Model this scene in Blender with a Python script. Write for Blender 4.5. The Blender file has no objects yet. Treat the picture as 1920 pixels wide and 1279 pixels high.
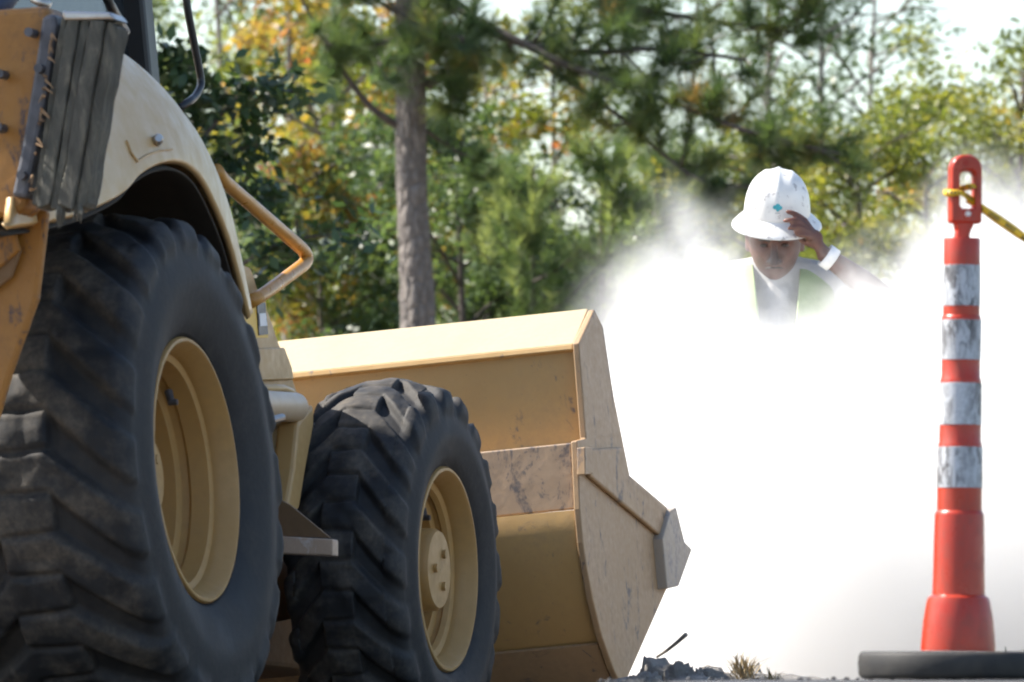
import bpy, bmesh, math, random
import numpy as np
from mathutils import Vector, Matrix, Euler, noise as mnoise

rng = np.random.default_rng(7)
random.seed(7)
R = math.radians
scene = bpy.context.scene
col = scene.collection

# ------------------------------------------------------------------ camera
FPX, CX, HOR, CAMZ = 15240.0, 960.0, 1221.0, 0.05
cam_d = bpy.data.cameras.new("camera")
cam = bpy.data.objects.new("camera", cam_d)
col.objects.link(cam)
cam.location = (0, 0, CAMZ)
cam.rotation_euler = (R(90), 0, 0)
cam_d.sensor_width = 36.0
cam_d.lens = FPX / 1920 * 36
cam_d.shift_y = (HOR - 639.5) / 1920
cam_d.clip_start = 0.1
cam_d.clip_end = 5000
cam_d.dof.use_dof = True
cam_d.dof.focus_distance = 23.5
cam_d.dof.aperture_fstop = 10.5
scene.camera = cam

# ------------------------------------------------------------------ sky, sun, exposure
SUN_EL, SUN_AZ = 46.0, 104.0          # azimuth: degrees to the left of the direction back to the camera
sh = Vector((-math.sin(R(SUN_AZ)), -math.cos(R(SUN_AZ)), 0))
sdir = Vector((sh.x * math.cos(R(SUN_EL)), sh.y * math.cos(R(SUN_EL)), math.sin(R(SUN_EL))))
world = bpy.data.worlds.new("World")
scene.world = world
world.use_nodes = True
wn = world.node_tree
wn.nodes.clear()
wo = wn.nodes.new("ShaderNodeOutputWorld")
wb = wn.nodes.new("ShaderNodeBackground")
ws = wn.nodes.new("ShaderNodeTexSky")
ws.sky_type = 'NISHITA'
ws.sun_disc = False
ws.sun_elevation = R(SUN_EL)
ws.sun_rotation = math.atan2(sdir.x, sdir.y)
ws.dust_density = 1.0
ws.ozone_density = 0.3
wb.inputs[1].default_value = 0.108
wn.links.new(ws.outputs[0], wb.inputs[0])
wn.links.new(wb.outputs[0], wo.inputs[0])
sun_d = bpy.data.lights.new("sun", 'SUN')
sun_d.energy = 5.0
sun_d.angle = R(0.5)
sun_d.color = (1.0, 0.94, 0.85)
sun = bpy.data.objects.new("sun", sun_d)
col.objects.link(sun)
sun.rotation_euler = sdir.to_track_quat('Z', 'Y').to_euler()
vs = scene.view_settings
vs.view_transform = 'Standard'
vs.look = 'None'
vs.gamma = 1
vs.exposure = 1.3
vs.use_curve_mapping = False
scene.render.engine = 'CYCLES'
cy = scene.cycles
cy.use_denoising = True
cy.max_bounces = 16
cy.diffuse_bounces = 4
cy.glossy_bounces = 3
cy.transmission_bounces = 4
cy.transparent_max_bounces = 8
cy.volume_bounces = 5
cy.sample_clamp_indirect = 6
cy.filter_width = 2.0
cy.use_adaptive_sampling = True
cy.adaptive_threshold = .03
cy.adaptive_min_samples = 24

def at(px, py, Y):
    """a point at distance Y whose direction from the camera is that pixel"""
    return Vector(((px - CX) / FPX * Y, Y, CAMZ + (HOR - py) / FPX * Y))

# ------------------------------------------------------------------ object helpers
def tag(o, label=None, cat=None, group=None, kind=None):
    if label: o["label"] = label
    if cat: o["category"] = cat
    if group: o["group"] = group
    if kind: o["kind"] = kind
    return o

def empty(name, loc=(0, 0, 0)):
    o = bpy.data.objects.new(name, None)
    col.objects.link(o)
    o.location = loc
    o.empty_display_size = 0.2
    return o

def link(name, me, mat, parent=None, smooth=False, loc=None, bevel=0, seg=2):
    o = bpy.data.objects.new(name, me)
    col.objects.link(o)
    if mat is not None and len(me.materials) == 0:
        me.materials.append(mat)
    if smooth and len(me.polygons):
        me.polygons.foreach_set("use_smooth", [True] * len(me.polygons))
    if parent is not None:
        o.parent = parent
    if loc is not None:
        o.location = loc
    if bevel:
        b = o.modifiers.new("bevel", 'BEVEL')
        b.width = bevel
        b.segments = seg
        b.limit_method = 'ANGLE'
        b.angle_limit = R(35)
    return o

def np_mesh(name, verts, faces, attrs=None):
    """fast mesh from arrays; faces is an (n,k) int array"""
    verts = np.asarray(verts, np.float32)
    faces = np.asarray(faces, np.int32)
    me = bpy.data.meshes.new(name)
    me.vertices.add(len(verts))
    me.vertices.foreach_set("co", verts.ravel())
    n, k = faces.shape
    me.loops.add(n * k)
    me.loops.foreach_set("vertex_index", faces.ravel())
    me.polygons.add(n)
    me.polygons.foreach_set("loop_start", np.arange(0, n * k, k, dtype=np.int32))
    me.update(calc_edges=True)
    for nm, val in (attrs or {}).items():
        a = me.attributes.new(nm, 'FLOAT', 'POINT')
        a.data.foreach_set("value", np.asarray(val, np.float32))
    me.validate()
    return me

class MB:
    """collects shapes, then builds one mesh object"""
    def __init__(self):
        self.v, self.f = [], []
    def add(self, v, f):
        b = len(self.v)
        self.v += [tuple(p) for p in v]
        self.f += [tuple(i + b for i in q) for q in f]
        return self
    def box(self, c, s, rot=None):
        x, y, z = s[0] / 2, s[1] / 2, s[2] / 2
        p = [Vector(q) for q in ((-x,-y,-z),(x,-y,-z),(x,y,-z),(-x,y,-z),(-x,-y,z),(x,-y,z),(x,y,z),(-x,y,z))]
        if rot is not None:
            m = Euler(rot).to_matrix()
            p = [m @ q for q in p]
        return self.add([q + Vector(c) for q in p], [(0,3,2,1),(4,5,6,7),(0,1,5,4),(1,2,6,5),(2,3,7,6),(3,0,4,7)])
    def prism(self, poly, y0, y1):
        """polygon in x,z extruded along y"""
        n = len(poly)
        a = sum(poly[i][0] * poly[(i + 1) % n][1] - poly[(i + 1) % n][0] * poly[i][1] for i in range(n))
        if a < 0: poly = poly[::-1]
        y0, y1 = min(y0, y1), max(y0, y1)
        v = [(p[0], y0, p[1]) for p in poly] + [(p[0], y1, p[1]) for p in poly]
        f = [tuple(range(n)), tuple(range(2 * n - 1, n - 1, -1))]
        f += [(i, i + n, (i + 1) % n + n, (i + 1) % n) for i in range(n)]
        return self.add(v, f)
    def prism_x(self, poly, x0, x1):
        """polygon in y,z extruded along x"""
        n = len(poly)
        a = sum(poly[i][0] * poly[(i + 1) % n][1] - poly[(i + 1) % n][0] * poly[i][1] for i in range(n))
        if a < 0: poly = poly[::-1]
        x0, x1 = min(x0, x1), max(x0, x1)
        v = [(x0, p[0], p[1]) for p in poly] + [(x1, p[0], p[1]) for p in poly]
        f = [tuple(range(n - 1, -1, -1)), tuple(range(n, 2 * n))]
        f += [(i, (i + 1) % n, (i + 1) % n + n, i + n) for i in range(n)]
        return self.add(v, f)
    def tube(self, pts, r, n=12, cap=True):
        pts = [Vector(p) for p in pts]
        rs = r if isinstance(r, (list, tuple)) else [r] * len(pts)
        rings, up = [], None
        for i, p in enumerate(pts):
            d = (pts[min(i + 1, len(pts) - 1)] - pts[max(i - 1, 0)]).normalized()
            if up is None:
                up = Vector((0, 0, 1)) if abs(d.z) < 0.9 else Vector((0, 1, 0))
            a = d.cross(up).normalized()
            up = a.cross(d).normalized()
            rings.append([p + (a * math.cos(2 * math.pi * k / n) + up * math.sin(2 * math.pi * k / n)) * rs[i] for k in range(n)])
        v = [q for rg in rings for q in rg]
        f = []
        for i in range(len(pts) - 1):
            for k in range(n):
                k2 = (k + 1) % n
                f.append((i * n + k, i * n + k2, (i + 1) * n + k2, (i + 1) * n + k))
        if cap:
            f.append(tuple(range(n - 1, -1, -1)))
            f.append(tuple((len(pts) - 1) * n + k for k in range(n)))
        return self.add(v, f)
    def lathe(self, prof, n=64, axis='y', c=(0, 0, 0)):
        """profile of (radius, height along axis)"""
        v, f = [], []
        m = len(prof)
        for k in range(n):
            a = 2 * math.pi * k / n
            for r_, h in prof:
                q = (r_ * math.cos(a), h, r_ * math.sin(a)) if axis == 'y' else (r_ * math.cos(a), r_ * math.sin(a), h)
                v.append((q[0] + c[0], q[1] + c[1], q[2] + c[2]))
        for k in range(n):
            k2 = (k + 1) % n
            for i in range(m - 1):
                q = (k * m + i, k * m + i + 1, k2 * m + i + 1, k2 * m + i)
                f.append(q if axis == 'y' else q[::-1])
        return self.add(v, f)
    def build(self, name, mat, parent=None, smooth=False, bevel=0, seg=2, loc=None, angle=None):
        me = bpy.data.meshes.new(name)
        me.from_pydata(self.v, [], self.f)
        me.validate()
        me.update()
        o = link(name, me, mat, parent, smooth or angle is not None, loc, bevel, seg)
        if angle is not None:
            me.set_sharp_from_angle(angle=R(angle))
        return o

def arc_pts(pts, rad, n=6):
    """polyline with rounded corners"""
    pts = [Vector(p) for p in pts]
    out = [pts[0]]
    for i in range(1, len(pts) - 1):
        a, b, c = pts[i - 1], pts[i], pts[i + 1]
        d1, d2 = (a - b), (c - b)
        k = min(rad, d1.length * .45, d2.length * .45)
        p1, p2 = b + d1.normalized() * k, b + d2.normalized() * k
        for t in range(n + 1):
            u = t / n
            out.append(p1 * (1 - u) ** 2 + b * 2 * u * (1 - u) + p2 * u * u)
    out.append(pts[-1])
    return out

def fbm(x, y, z=0.0, o=4, s=1.0):
    t, a = 0.0, 1.0
    for _ in range(o):
        t += a * mnoise.noise(Vector((x * s, y * s, z * s)))
        s *= 2.03
        a *= 0.5
    return t

# ------------------------------------------------------------------ materials
class NT:
    def __init__(self, name):
        self.m = bpy.data.materials.new(name)
        self.m.use_nodes = True
        self.t = self.m.node_tree
        self.t.nodes.clear()
        self.out = self.t.nodes.new("ShaderNodeOutputMaterial")
    def n(self, ty, **kw):
        nd = self.t.nodes.new(ty)
        for k, v in kw.items():
            setattr(nd, k, v)
        return nd
    def l(self, a, b):
        self.t.links.new(a, b)
    def coord(self, scale=None):
        c = self.n("ShaderNodeTexCoord").outputs["Object"]
        if scale is not None:
            mp = self.n("ShaderNodeMapping")
            mp.inputs["Scale"].default_value = scale
            self.l(c, mp.inputs["Vector"])
            return mp.outputs[0]
        return c
    def noise(self, scale, detail=4, rough=.55, vec=None, dist=0):
        nd = self.n("ShaderNodeTexNoise")
        nd.inputs["Scale"].default_value = scale
        nd.inputs["Detail"].default_value = detail
        nd.inputs["Roughness"].default_value = rough
        nd.inputs["Distortion"].default_value = dist
        self.l(vec if vec is not None else self.coord(), nd.inputs["Vector"])
        return nd.outputs["Fac"]
    def ramp(self, fac, stops):
        nd = self.n("ShaderNodeValToRGB")
        el = nd.color_ramp.elements
        while len(el) < len(stops):
            el.new(.5)
        for e, (p, c) in zip(el, stops):
            e.position = p
            e.color = (c[0], c[1], c[2], 1) if not isinstance(c, (int, float)) else (c, c, c, 1)
        self.l(fac, nd.inputs[0])
        return nd.outputs[0]
    def mix(self, fac, a, b, mode='MIX'):
        nd = self.n("ShaderNodeMix", data_type='RGBA', blend_type=mode)
        for i, v in ((0, fac), (6, a), (7, b)):
            if isinstance(v, (int, float)):
                nd.inputs[i].default_value = v if i == 0 else (v, v, v, 1)
            elif isinstance(v, tuple):
                nd.inputs[i].default_value = (v[0], v[1], v[2], 1)
            else:
                self.l(v, nd.inputs[i])
        return nd.outputs[2]
    def math(self, op, a, b=0.0, clamp=False):
        nd = self.n("ShaderNodeMath", operation=op, use_clamp=clamp)
        for i, v in ((0, a), (1, b)):
            if isinstance(v, (int, float)):
                nd.inputs[i].default_value = v
            else:
                self.l(v, nd.inputs[i])
        return nd.outputs[0]
    def bsdf(self, color, rough=.6, metal=0.0, bump=None, bstr=.3, bdist=.01, spec=.5, coat=0):
        p = self.n("ShaderNodeBsdfPrincipled")
        for key, v in (("Base Color", color), ("Roughness", rough), ("Metallic", metal), ("Specular IOR Level", spec), ("Coat Weight", coat)):
            if isinstance(v, (int, float)):
                p.inputs[key].default_value = v
            elif isinstance(v, tuple):
                p.inputs[key].default_value = (v[0], v[1], v[2], 1)
            else:
                self.l(v, p.inputs[key])
        if bump is not None:
            b = self.n("ShaderNodeBump")
            b.inputs["Strength"].default_value = bstr
            b.inputs["Distance"].default_value = bdist
            self.l(bump, b.inputs["Height"])
            self.l(b.outputs[0], p.inputs["Normal"])
        self.l(p.outputs[0], self.out.inputs["Surface"])
        return self.m

def mat_paint(name, base, dirt, dirt_amt=.5, wear=None, wear_amt=.0, rough=.5, scale=1.0):
    t = NT(name)
    big = t.noise(2.2 * scale, 5, .6)
    fine = t.noise(26 * scale, 5, .65)
    speck = t.noise(70 * scale, 3, .6)
    c = t.mix(t.ramp(big, [(.3, 0.0), (.75, 1.0)]), tuple(v * .88 for v in base), tuple(min(1, v * 1.08) for v in base))
    d = t.math('MULTIPLY', t.ramp(big, [(.42, 0.0), (.7, 1.0)]), t.ramp(fine, [(.35, .15), (.7, 1.0)]))
    c = t.mix(t.math('MULTIPLY', d, dirt_amt), c, dirt)
    rg = t.ramp(fine, [(.3, rough - .08), (.7, rough + .15)])
    if wear is not None:
        st = t.noise(7 * scale, 6, .7, t.coord((1, 1, .45)), 1.2)
        w = t.ramp(st, [(.60 - wear_amt, 0.0), (.66 - wear_amt, 1.0)])
        w2 = t.ramp(speck, [(.68, 0.0), (.73, 1.0)])
        wf = t.math('MULTIPLY', w, t.ramp(fine, [(.4, .2), (.6, 1.0)]))
        wf = t.math('MAXIMUM', wf, t.math('MULTIPLY', w2, .5))
        c = t.mix(wf, c, wear)
    hgt = t.math('ADD', t.math('MULTIPLY', fine, .25), t.noise(5.5 * scale, 2, .5))
    return t.bsdf(c, rg, bump=hgt, bstr=.22, bdist=.012)

M = {}
M['paint'] = mat_paint('tan_paint', (.47, .29, .11), (.29, .19, .10), .45, rough=.42)
M['fender'] = mat_paint('fender_paint', (.50, .33, .145), (.38, .255, .13), .45, rough=.36, scale=.6)
M['rim'] = mat_paint('rim_paint', (.42, .245, .08), (.22, .145, .075), .55, rough=.5)
M['bucket'] = mat_paint('bucket_paint', (.50, .315, .125), (.34, .225, .115), .55, (.16, .13, .115), -.015, rough=.45, scale=1.6)
M['bucket_sunlit'] = mat_paint('bucket_sunlit_paint', (.46, .365, .225), (.37, .275, .155), .4, rough=.5, scale=1.2)  # bucket paint made paler, the sun's glare on the top sheet put into the colour
M['bucket_worn'] = mat_paint('bucket_worn_paint', (.385, .25, .135), (.25, .175, .115), .7, (.12, .10, .095), .035, rough=.5, scale=1.7)
M['wear_plate'] = mat_paint('wear_plate_paint', (.36, .25, .16), (.24, .175, .125), .8, (.10, .085, .085), .085, rough=.5, scale=2.0)
M['outrigger'] = mat_paint('outrigger_paint', (.31, .135, .018), (.11, .065, .032), .9, (.07, .045, .04), .075, rough=.5, scale=2.2)
M['chassis'] = mat_paint('chassis_paint', (.17, .095, .042), (.08, .055, .035), .7, rough=.7)
M['handrail'] = mat_paint('handrail_paint', (.48, .23, .04), (.28, .15, .05), .5, rough=.3)

def plain(name, color, rough=.6, metal=0.0, var=.25, scale=12, bump=.15, spec=.5):
    t = NT(name)
    f = t.noise(scale, 5, .6)
    c = t.ramp(f, [(.25, tuple(v * (1 - var) for v in color)), (.75, tuple(min(1, v * (1 + var)) for v in color))])
    return t.bsdf(c, rough, metal, bump=f, bstr=bump, bdist=.005, spec=spec)

M['black'] = plain('black_paint', (.012, .014, .018), .4)
M['shade_dark'] = plain('shade_black', (.022, .018, .014), .85)  # wheel-well shade put into the colour; the cab floor shares it
M['steel'] = plain('bare_steel', (.42, .40, .38), .35, .9)
M['dark_steel'] = plain('dark_steel', (.075, .075, .085), .55, .2, .5, 18, .4)
M['glass'] = plain('cab_glass', (.02, .025, .03), .08)

def mat_rubber():
    t = NT('tyre_rubber')
    f = t.noise(9, 5, .6)
    fine = t.noise(60, 4, .6)
    at_ = t.n("ShaderNodeAttribute", attribute_name="lug")
    c = t.ramp(f, [(.3, (.012, .013, .0155)), (.75, (.026, .0265, .029))])
    dust = t.math('MULTIPLY', t.ramp(f, [(.42, 0.0), (.68, 1.0)]), t.ramp(fine, [(.3, .3), (.7, 1.0)]))
    k = t.math('MULTIPLY', dust, t.math('ADD', t.math('MULTIPLY', at_.outputs["Fac"], .75), .25))
    c = t.mix(k, c, (.115, .098, .078))
    return t.bsdf(c, t.ramp(f, [(.3, .62), (.7, .82)]), bump=t.math('ADD', t.math('MULTIPLY', fine, .4), f), bstr=.35, bdist=.006, spec=.35)
M['rubber'] = mat_rubber()

def mat_block():
    t = NT('weathered_pad')
    v = t.coord((26, 26, 7))
    g = t.noise(1.0, 7, .72, v, .9)
    f = t.noise(40, 4, .6)
    c = t.ramp(g, [(.30, (.035, .034, .028)), (.5, (.085, .081, .066)), (.70, (.19, .172, .13))])
    c = t.mix(t.ramp(t.noise(11, 4, .6), [(.45, 0.0), (.7, .55)]), c, (.05, .055, .045))
    return t.bsdf(c, .85, bump=g, bstr=.8, bdist=.012)
M['pad'] = mat_block()

def mat_leaf(name, ramp, trans=.35):
    t = NT(name)
    a = t.n("ShaderNodeAttribute", attribute_name="tint")
    oi = t.n("ShaderNodeObjectInfo")
    f = t.math('ADD', a.outputs["Fac"], t.math('MULTIPLY', t.math('SUBTRACT', oi.outputs["Random"], .5), .16))
    c = t.ramp(f, ramp)
    d = t.n("ShaderNodeBsdfPrincipled")
    d.inputs["Roughness"].default_value = .42
    d.inputs["Specular IOR Level"].default_value = .5
    t.l(c, d.inputs["Base Color"])
    tr = t.n("ShaderNodeBsdfTranslucent")
    t.l(t.mix(1.0, c, (1.5, 1.45, .75), 'MULTIPLY'), tr.inputs["Color"])
    mx = t.n("ShaderNodeMixShader")
    mx.inputs[0].default_value = trans
    t.l(d.outputs[0], mx.inputs[1])
    t.l(tr.outputs[0], mx.inputs[2])
    t.l(mx.outputs[0], t.out.inputs["Surface"])
    return t.m
M['leaf_autumn'] = mat_leaf('autumn_leaf', [(0, (0.081, 0.115, 0.023)), (.35, (0.196, 0.218, 0.046)), (.6, (0.300, 0.215, 0.055)), (.85, (0.340, 0.160, 0.062)), (1, (0.380, 0.115, 0.070))], 0.5)
M['leaf_light'] = mat_leaf('light_green_leaf', [(0, (0.074, 0.111, 0.043)), (.5, (0.161, 0.210, 0.085)), (1, (0.296, 0.297, 0.138))], 0.52)
M['leaf_mid'] = mat_leaf('mid_green_leaf', [(0, (0.038, 0.067, 0.030)), (.5, (0.087, 0.140, 0.056)), (1, (0.173, 0.228, 0.094))], 0.42)
M['leaf_dark'] = mat_leaf('dark_green_leaf', [(0, (.018, .038, .018)), (.5, (.042, .08, .033)), (1, (.085, .13, .05))], .3)
M['leaf_bright'] = mat_leaf('yellow_green_leaf', [(0, (0.064, 0.094, 0.025)), (.5, (0.167, 0.199, 0.042)), (.9, (0.309, 0.276, 0.067)), (1, (0.386, 0.221, 0.083))], 0.5)
M['needle'] = mat_leaf('pine_needle', [(0, (0.050, 0.092, 0.043)), (.55, (0.117, 0.176, 0.070)), (.85, (0.235, 0.252, 0.094)), (1, (0.436, 0.252, 0.094))], 0.42)
M['needle_young'] = mat_leaf('young_pine_needle', [(0, (0.050, 0.087, 0.044)), (.5, (0.107, 0.165, 0.070)), (1, (0.286, 0.337, 0.150))], 0.45)

def mat_bark():
    t = NT('pine_bark')
    v = t.coord((9, 9, 3.2))
    vo = t.n("ShaderNodeTexVoronoi", feature='DISTANCE_TO_EDGE')
    vo.inputs["Scale"].default_value = 2.4
    t.l(v, vo.inputs["Vector"])
    f = t.noise(22, 5, .65)
    c = t.ramp(f, [(.3, (.105, .09, .08)), (.7, (.26, .232, .21))])
    c = t.mix(t.ramp(vo.outputs["Distance"], [(0, .8), (.12, 0.0)]), c, (.11, .095, .085))
    h = t.math('ADD', t.ramp(vo.outputs["Distance"], [(0, 0.0), (.25, 1.0)]), t.math('MULTIPLY', f, .5))
    return t.bsdf(c, .9, bump=h, bstr=.7, bdist=.02)
M['bark'] = mat_bark()
M['twig'] = plain('twig_bark', (.085, .07, .06), .85, 0, .4, 20, .3)
M['grey_bark'] = plain('grey_bark', (.19, .17, .15), .9, 0, .4, 14, .5)

# ------------------------------------------------------------------ backhoe frame (x forward, y to its left, z up)
yaw, roll, pitch = R(16.3), R(5.1), R(2.0)
f0 = Vector((math.sin(yaw), math.cos(yaw), 0))
l0 = Vector((-math.cos(yaw), math.sin(yaw), 0))
u0 = Vector((0, 0, 1))
fb = f0 * math.cos(pitch) - u0 * math.sin(pitch)
ub = u0 * math.cos(pitch) + f0 * math.sin(pitch)
lb = l0 * math.cos(roll) - ub * math.sin(roll)
ub = ub * math.cos(roll) + l0 * math.sin(roll)
fb.normalize(); lb = (lb - fb * lb.dot(fb)).normalized(); ub = fb.cross(lb)
B3 = Matrix((fb, lb, ub)).transposed()
BO = at(380, 882, 20.0)
def bw(p):
    return BO + B3 @ Vector(p)
def on(px, py, axis, val):
    """body coordinates of the point seen at that pixel on the body plane axis = val"""
    inv = B3.transposed()
    d0 = inv @ (Vector((0, 0, CAMZ)) - BO)
    r = inv @ Vector(((px - CX) / FPX, 1.0, (HOR - py) / FPX))
    t = (val - d0[axis]) / r[axis]
    return d0 + r * t

RR, FR = 0.648, 0.52                       # tyre radii
FWC = Vector((2.11, 0.012, -0.138))        # front right wheel, centre of its outer rim face
contacts = []
for y in (0.25, 1.95):
    p = bw((0, y, 0)); p -= ub * (RR - .01); contacts.append(p)
fr_w = bw(FWC)
fl_w = fr_w + l0 * 1.95
for p in (fr_w + l0 * .15, fl_w - l0 * .15):
    contacts.append(p - u0 * (FR - .008))

# ------------------------------------------------------------------ ground
ctrl = [(p.x, p.y, p.z) for p in contacts]
ctrl += [(0, -6, -.30), (-4, 10, -.25), (-1.0, 15, -.22), (.5, 15, -.16), (1.0, 17.5, -.14), (3, 17.5, -.14), (4, 12, -.14), (.2, 23.6, -.30), (-2, 24, -.5),
         (.87, 26.7, -.12), (3, 26, -.14), (-5, 20, -.55), (-3, 30, -.3), (0, 34, -.15), (6, 30, -.15), (.55, 22, -.12), (1.4, 21, -.16)]
ctrl = np.array(ctrl)
def ground_z(x, y):
    d2 = (ctrl[:, 0] - x) ** 2 + (ctrl[:, 1] - y) ** 2
    w = 1 / (d2 ** 1.6 + 1e-4)
    w0 = 1 / 40.0 ** 3.2 * 60
    z = (w @ ctrl[:, 2] + w0 * -.15) / (w.sum() + w0)
    near = math.exp(-d2.min() / .08)
    return z + (1 - near) * .02 * fbm(x, y, 0, 3, 1.7)

def axis_vals(lo, a, b, hi, n_in, n_out):
    inn = np.linspace(a, b, n_in)
    k = np.linspace(0, 1, n_out + 1)[1:] ** 3
    return np.concatenate([(a - (a - lo) * k)[::-1], inn, b + (hi - b) * k])
gx = axis_vals(-700, -6, 6, 700, 90, 26)
gy = axis_vals(-120, -2, 34, 1500, 190, 28)
gv = [(x, y, ground_z(x, y)) for y in gy for x in gx]
nx, ny = len(gx), len(gy)
gf = [(j * nx + i, j * nx + i + 1, (j + 1) * nx + i + 1, (j + 1) * nx + i) for j in range(ny - 1) for i in range(nx - 1)]
t = NT('bare_soil')
a_, b_ = t.noise(.8, 6, .6), t.noise(14, 6, .65)
cc = t.ramp(a_, [(.3, (.12, .09, .065)), (.7, (.21, .165, .12))])
cc = t.mix(t.ramp(b_, [(.35, 0.0), (.7, .5)]), cc, (.11, .09, .07))
M['soil'] = t.bsdf(cc, .95, bump=b_, bstr=.8, bdist=.03)
gme = np_mesh('ground', gv, gf)
tag(link('ground', gme, M['soil'], smooth=True), kind='structure')

t = NT('asphalt')
a_, b_ = t.noise(190, 3, .7), t.noise(3, 5, .6)
cc = t.ramp(a_, [(.35, (.035, .036, .04)), (.62, (.075, .077, .084)), (.8, (.17, .17, .175))])
cc = t.mix(t.ramp(b_, [(.4, 0.0), (.75, .45)]), cc, (.12, .108, .095))
M['asphalt'] = t.bsdf(cc, .85, bump=a_, bstr=1.0, bdist=.006)
edge = [(-7, -9), (-7, 5.5), (-1.2, 8.6), (.14, 12.4), (.24, 15.6), (.36, 17.0), (.62, 17.75), (1.3, 18.0), (2.6, 18.3), (9, 18.9), (9, -9)]
out = []
for i in range(len(edge)):
    a, b = Vector(edge[i]), Vector(edge[(i + 1) % len(edge)])
    n = max(2, int((b - a).length / .06)) if 2 <= i <= 7 else 6
    for k in range(n):
        p = a.lerp(b, k / n)
        if 2 <= i <= 8:
            p += Vector((.035 * fbm(p.x, p.y, 1, 4, 6), .05 * fbm(p.x, p.y, 5, 4, 6)))
        out.append(p)
bm = bmesh.new()
top = bm.faces.new([bm.verts.new((p.x, p.y, -.012)) for p in out])
if top.normal.z < 0 or True:
    bm.normal_update()
    if top.normal.z < 0: top.normal_flip()
ex = bmesh.ops.extrude_face_region(bm, geom=[top])
for v in [g for g in ex['geom'] if isinstance(g, bmesh.types.BMVert)]:
    v.co.z = -.012
for v in top.verts:
    v.co.z = -.14
bmesh.ops.triangulate(bm, faces=[f for f in bm.faces if len(f.verts) > 4])
bmesh.ops.recalc_face_normals(bm, faces=bm.faces)
rme = bpy.data.meshes.new('road'); bm.to_mesh(rme); bm.free()
tag(link('road', rme, M['asphalt']), kind='structure')
# loose chippings along the broken edge of the asphalt
def stones(name, spots, mat, label=None, lump=.35):
    V, Fc = [], []
    b0 = bmesh.new(); bmesh.ops.create_icosphere(b0, subdivisions=2, radius=1)
    bv = np.array([v.co[:] for v in b0.verts]); bf = np.array([[v.index for v in f.verts] for f in b0.faces]); b0.free()
    for k, (x, y, z, r_) in enumerate(spots):
        s = np.array([r_ * rng.uniform(.8, 1.3), r_ * rng.uniform(.8, 1.3), r_ * rng.uniform(.6, .95)])
        nv = np.array([v * (1 + lump * fbm(v[0] + k * 7.1, v[1], v[2], 3, 1.3)) for v in bv]) * s
        a = rng.uniform(0, 6.28); c_, s_ = math.cos(a), math.sin(a)
        nv = nv @ np.array([[c_, s_, 0], [-s_, c_, 0], [0, 0, 1]])
        Fc.append(bf + len(V) * len(bv)); V.append(nv + np.array([x, y, z]))
    me = np_mesh(name, np.concatenate(V), np.concatenate(Fc))
    return link(name, me, mat)
sp = []
for k in range(240):
    u = rng.uniform(0, 1)
    if u < .3:
        x, y = .22 + rng.normal(0, .03), rng.uniform(13, 17)
    else:
        x = rng.uniform(.3, 2.4); y = np.interp(x, [.3, .62, 1.3, 2.6], [17, 17.7, 17.95, 18.25]) + rng.normal(-.06, .06)
    r_ = abs(rng.normal(.0022, .0015)) + .001
    sp.append((x, y, -.012 + r_ * .4, r_))
tag(stones('gravel', sp, M['asphalt']), 'small loose chippings along the broken edge of the asphalt', 'gravel', kind='stuff')

# ------------------------------------------------------------------ backhoe loader
ROOT0 = Vector((1.1, 1.1, -RR))            # base of the machine between its wheels
mach = empty('backhoe_loader')
mach.matrix_world = Matrix.Translation(bw(ROOT0)) @ B3.to_4x4()
tag(mach, 'dusty tan backhoe loader with large black tyres and a wide front bucket', 'backhoe loader')

class BB(MB):
    """shapes given in body coordinates, stored relative to the machine's base"""
    def build(self, name, mat, parent=None, **kw):
        self.v = [(p[0] - ROOT0.x, p[1] - ROOT0.y, p[2] - ROOT0.z) for p in self.v]
        return MB.build(self, name, mat, parent if parent is not None else mach, **kw)

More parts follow.
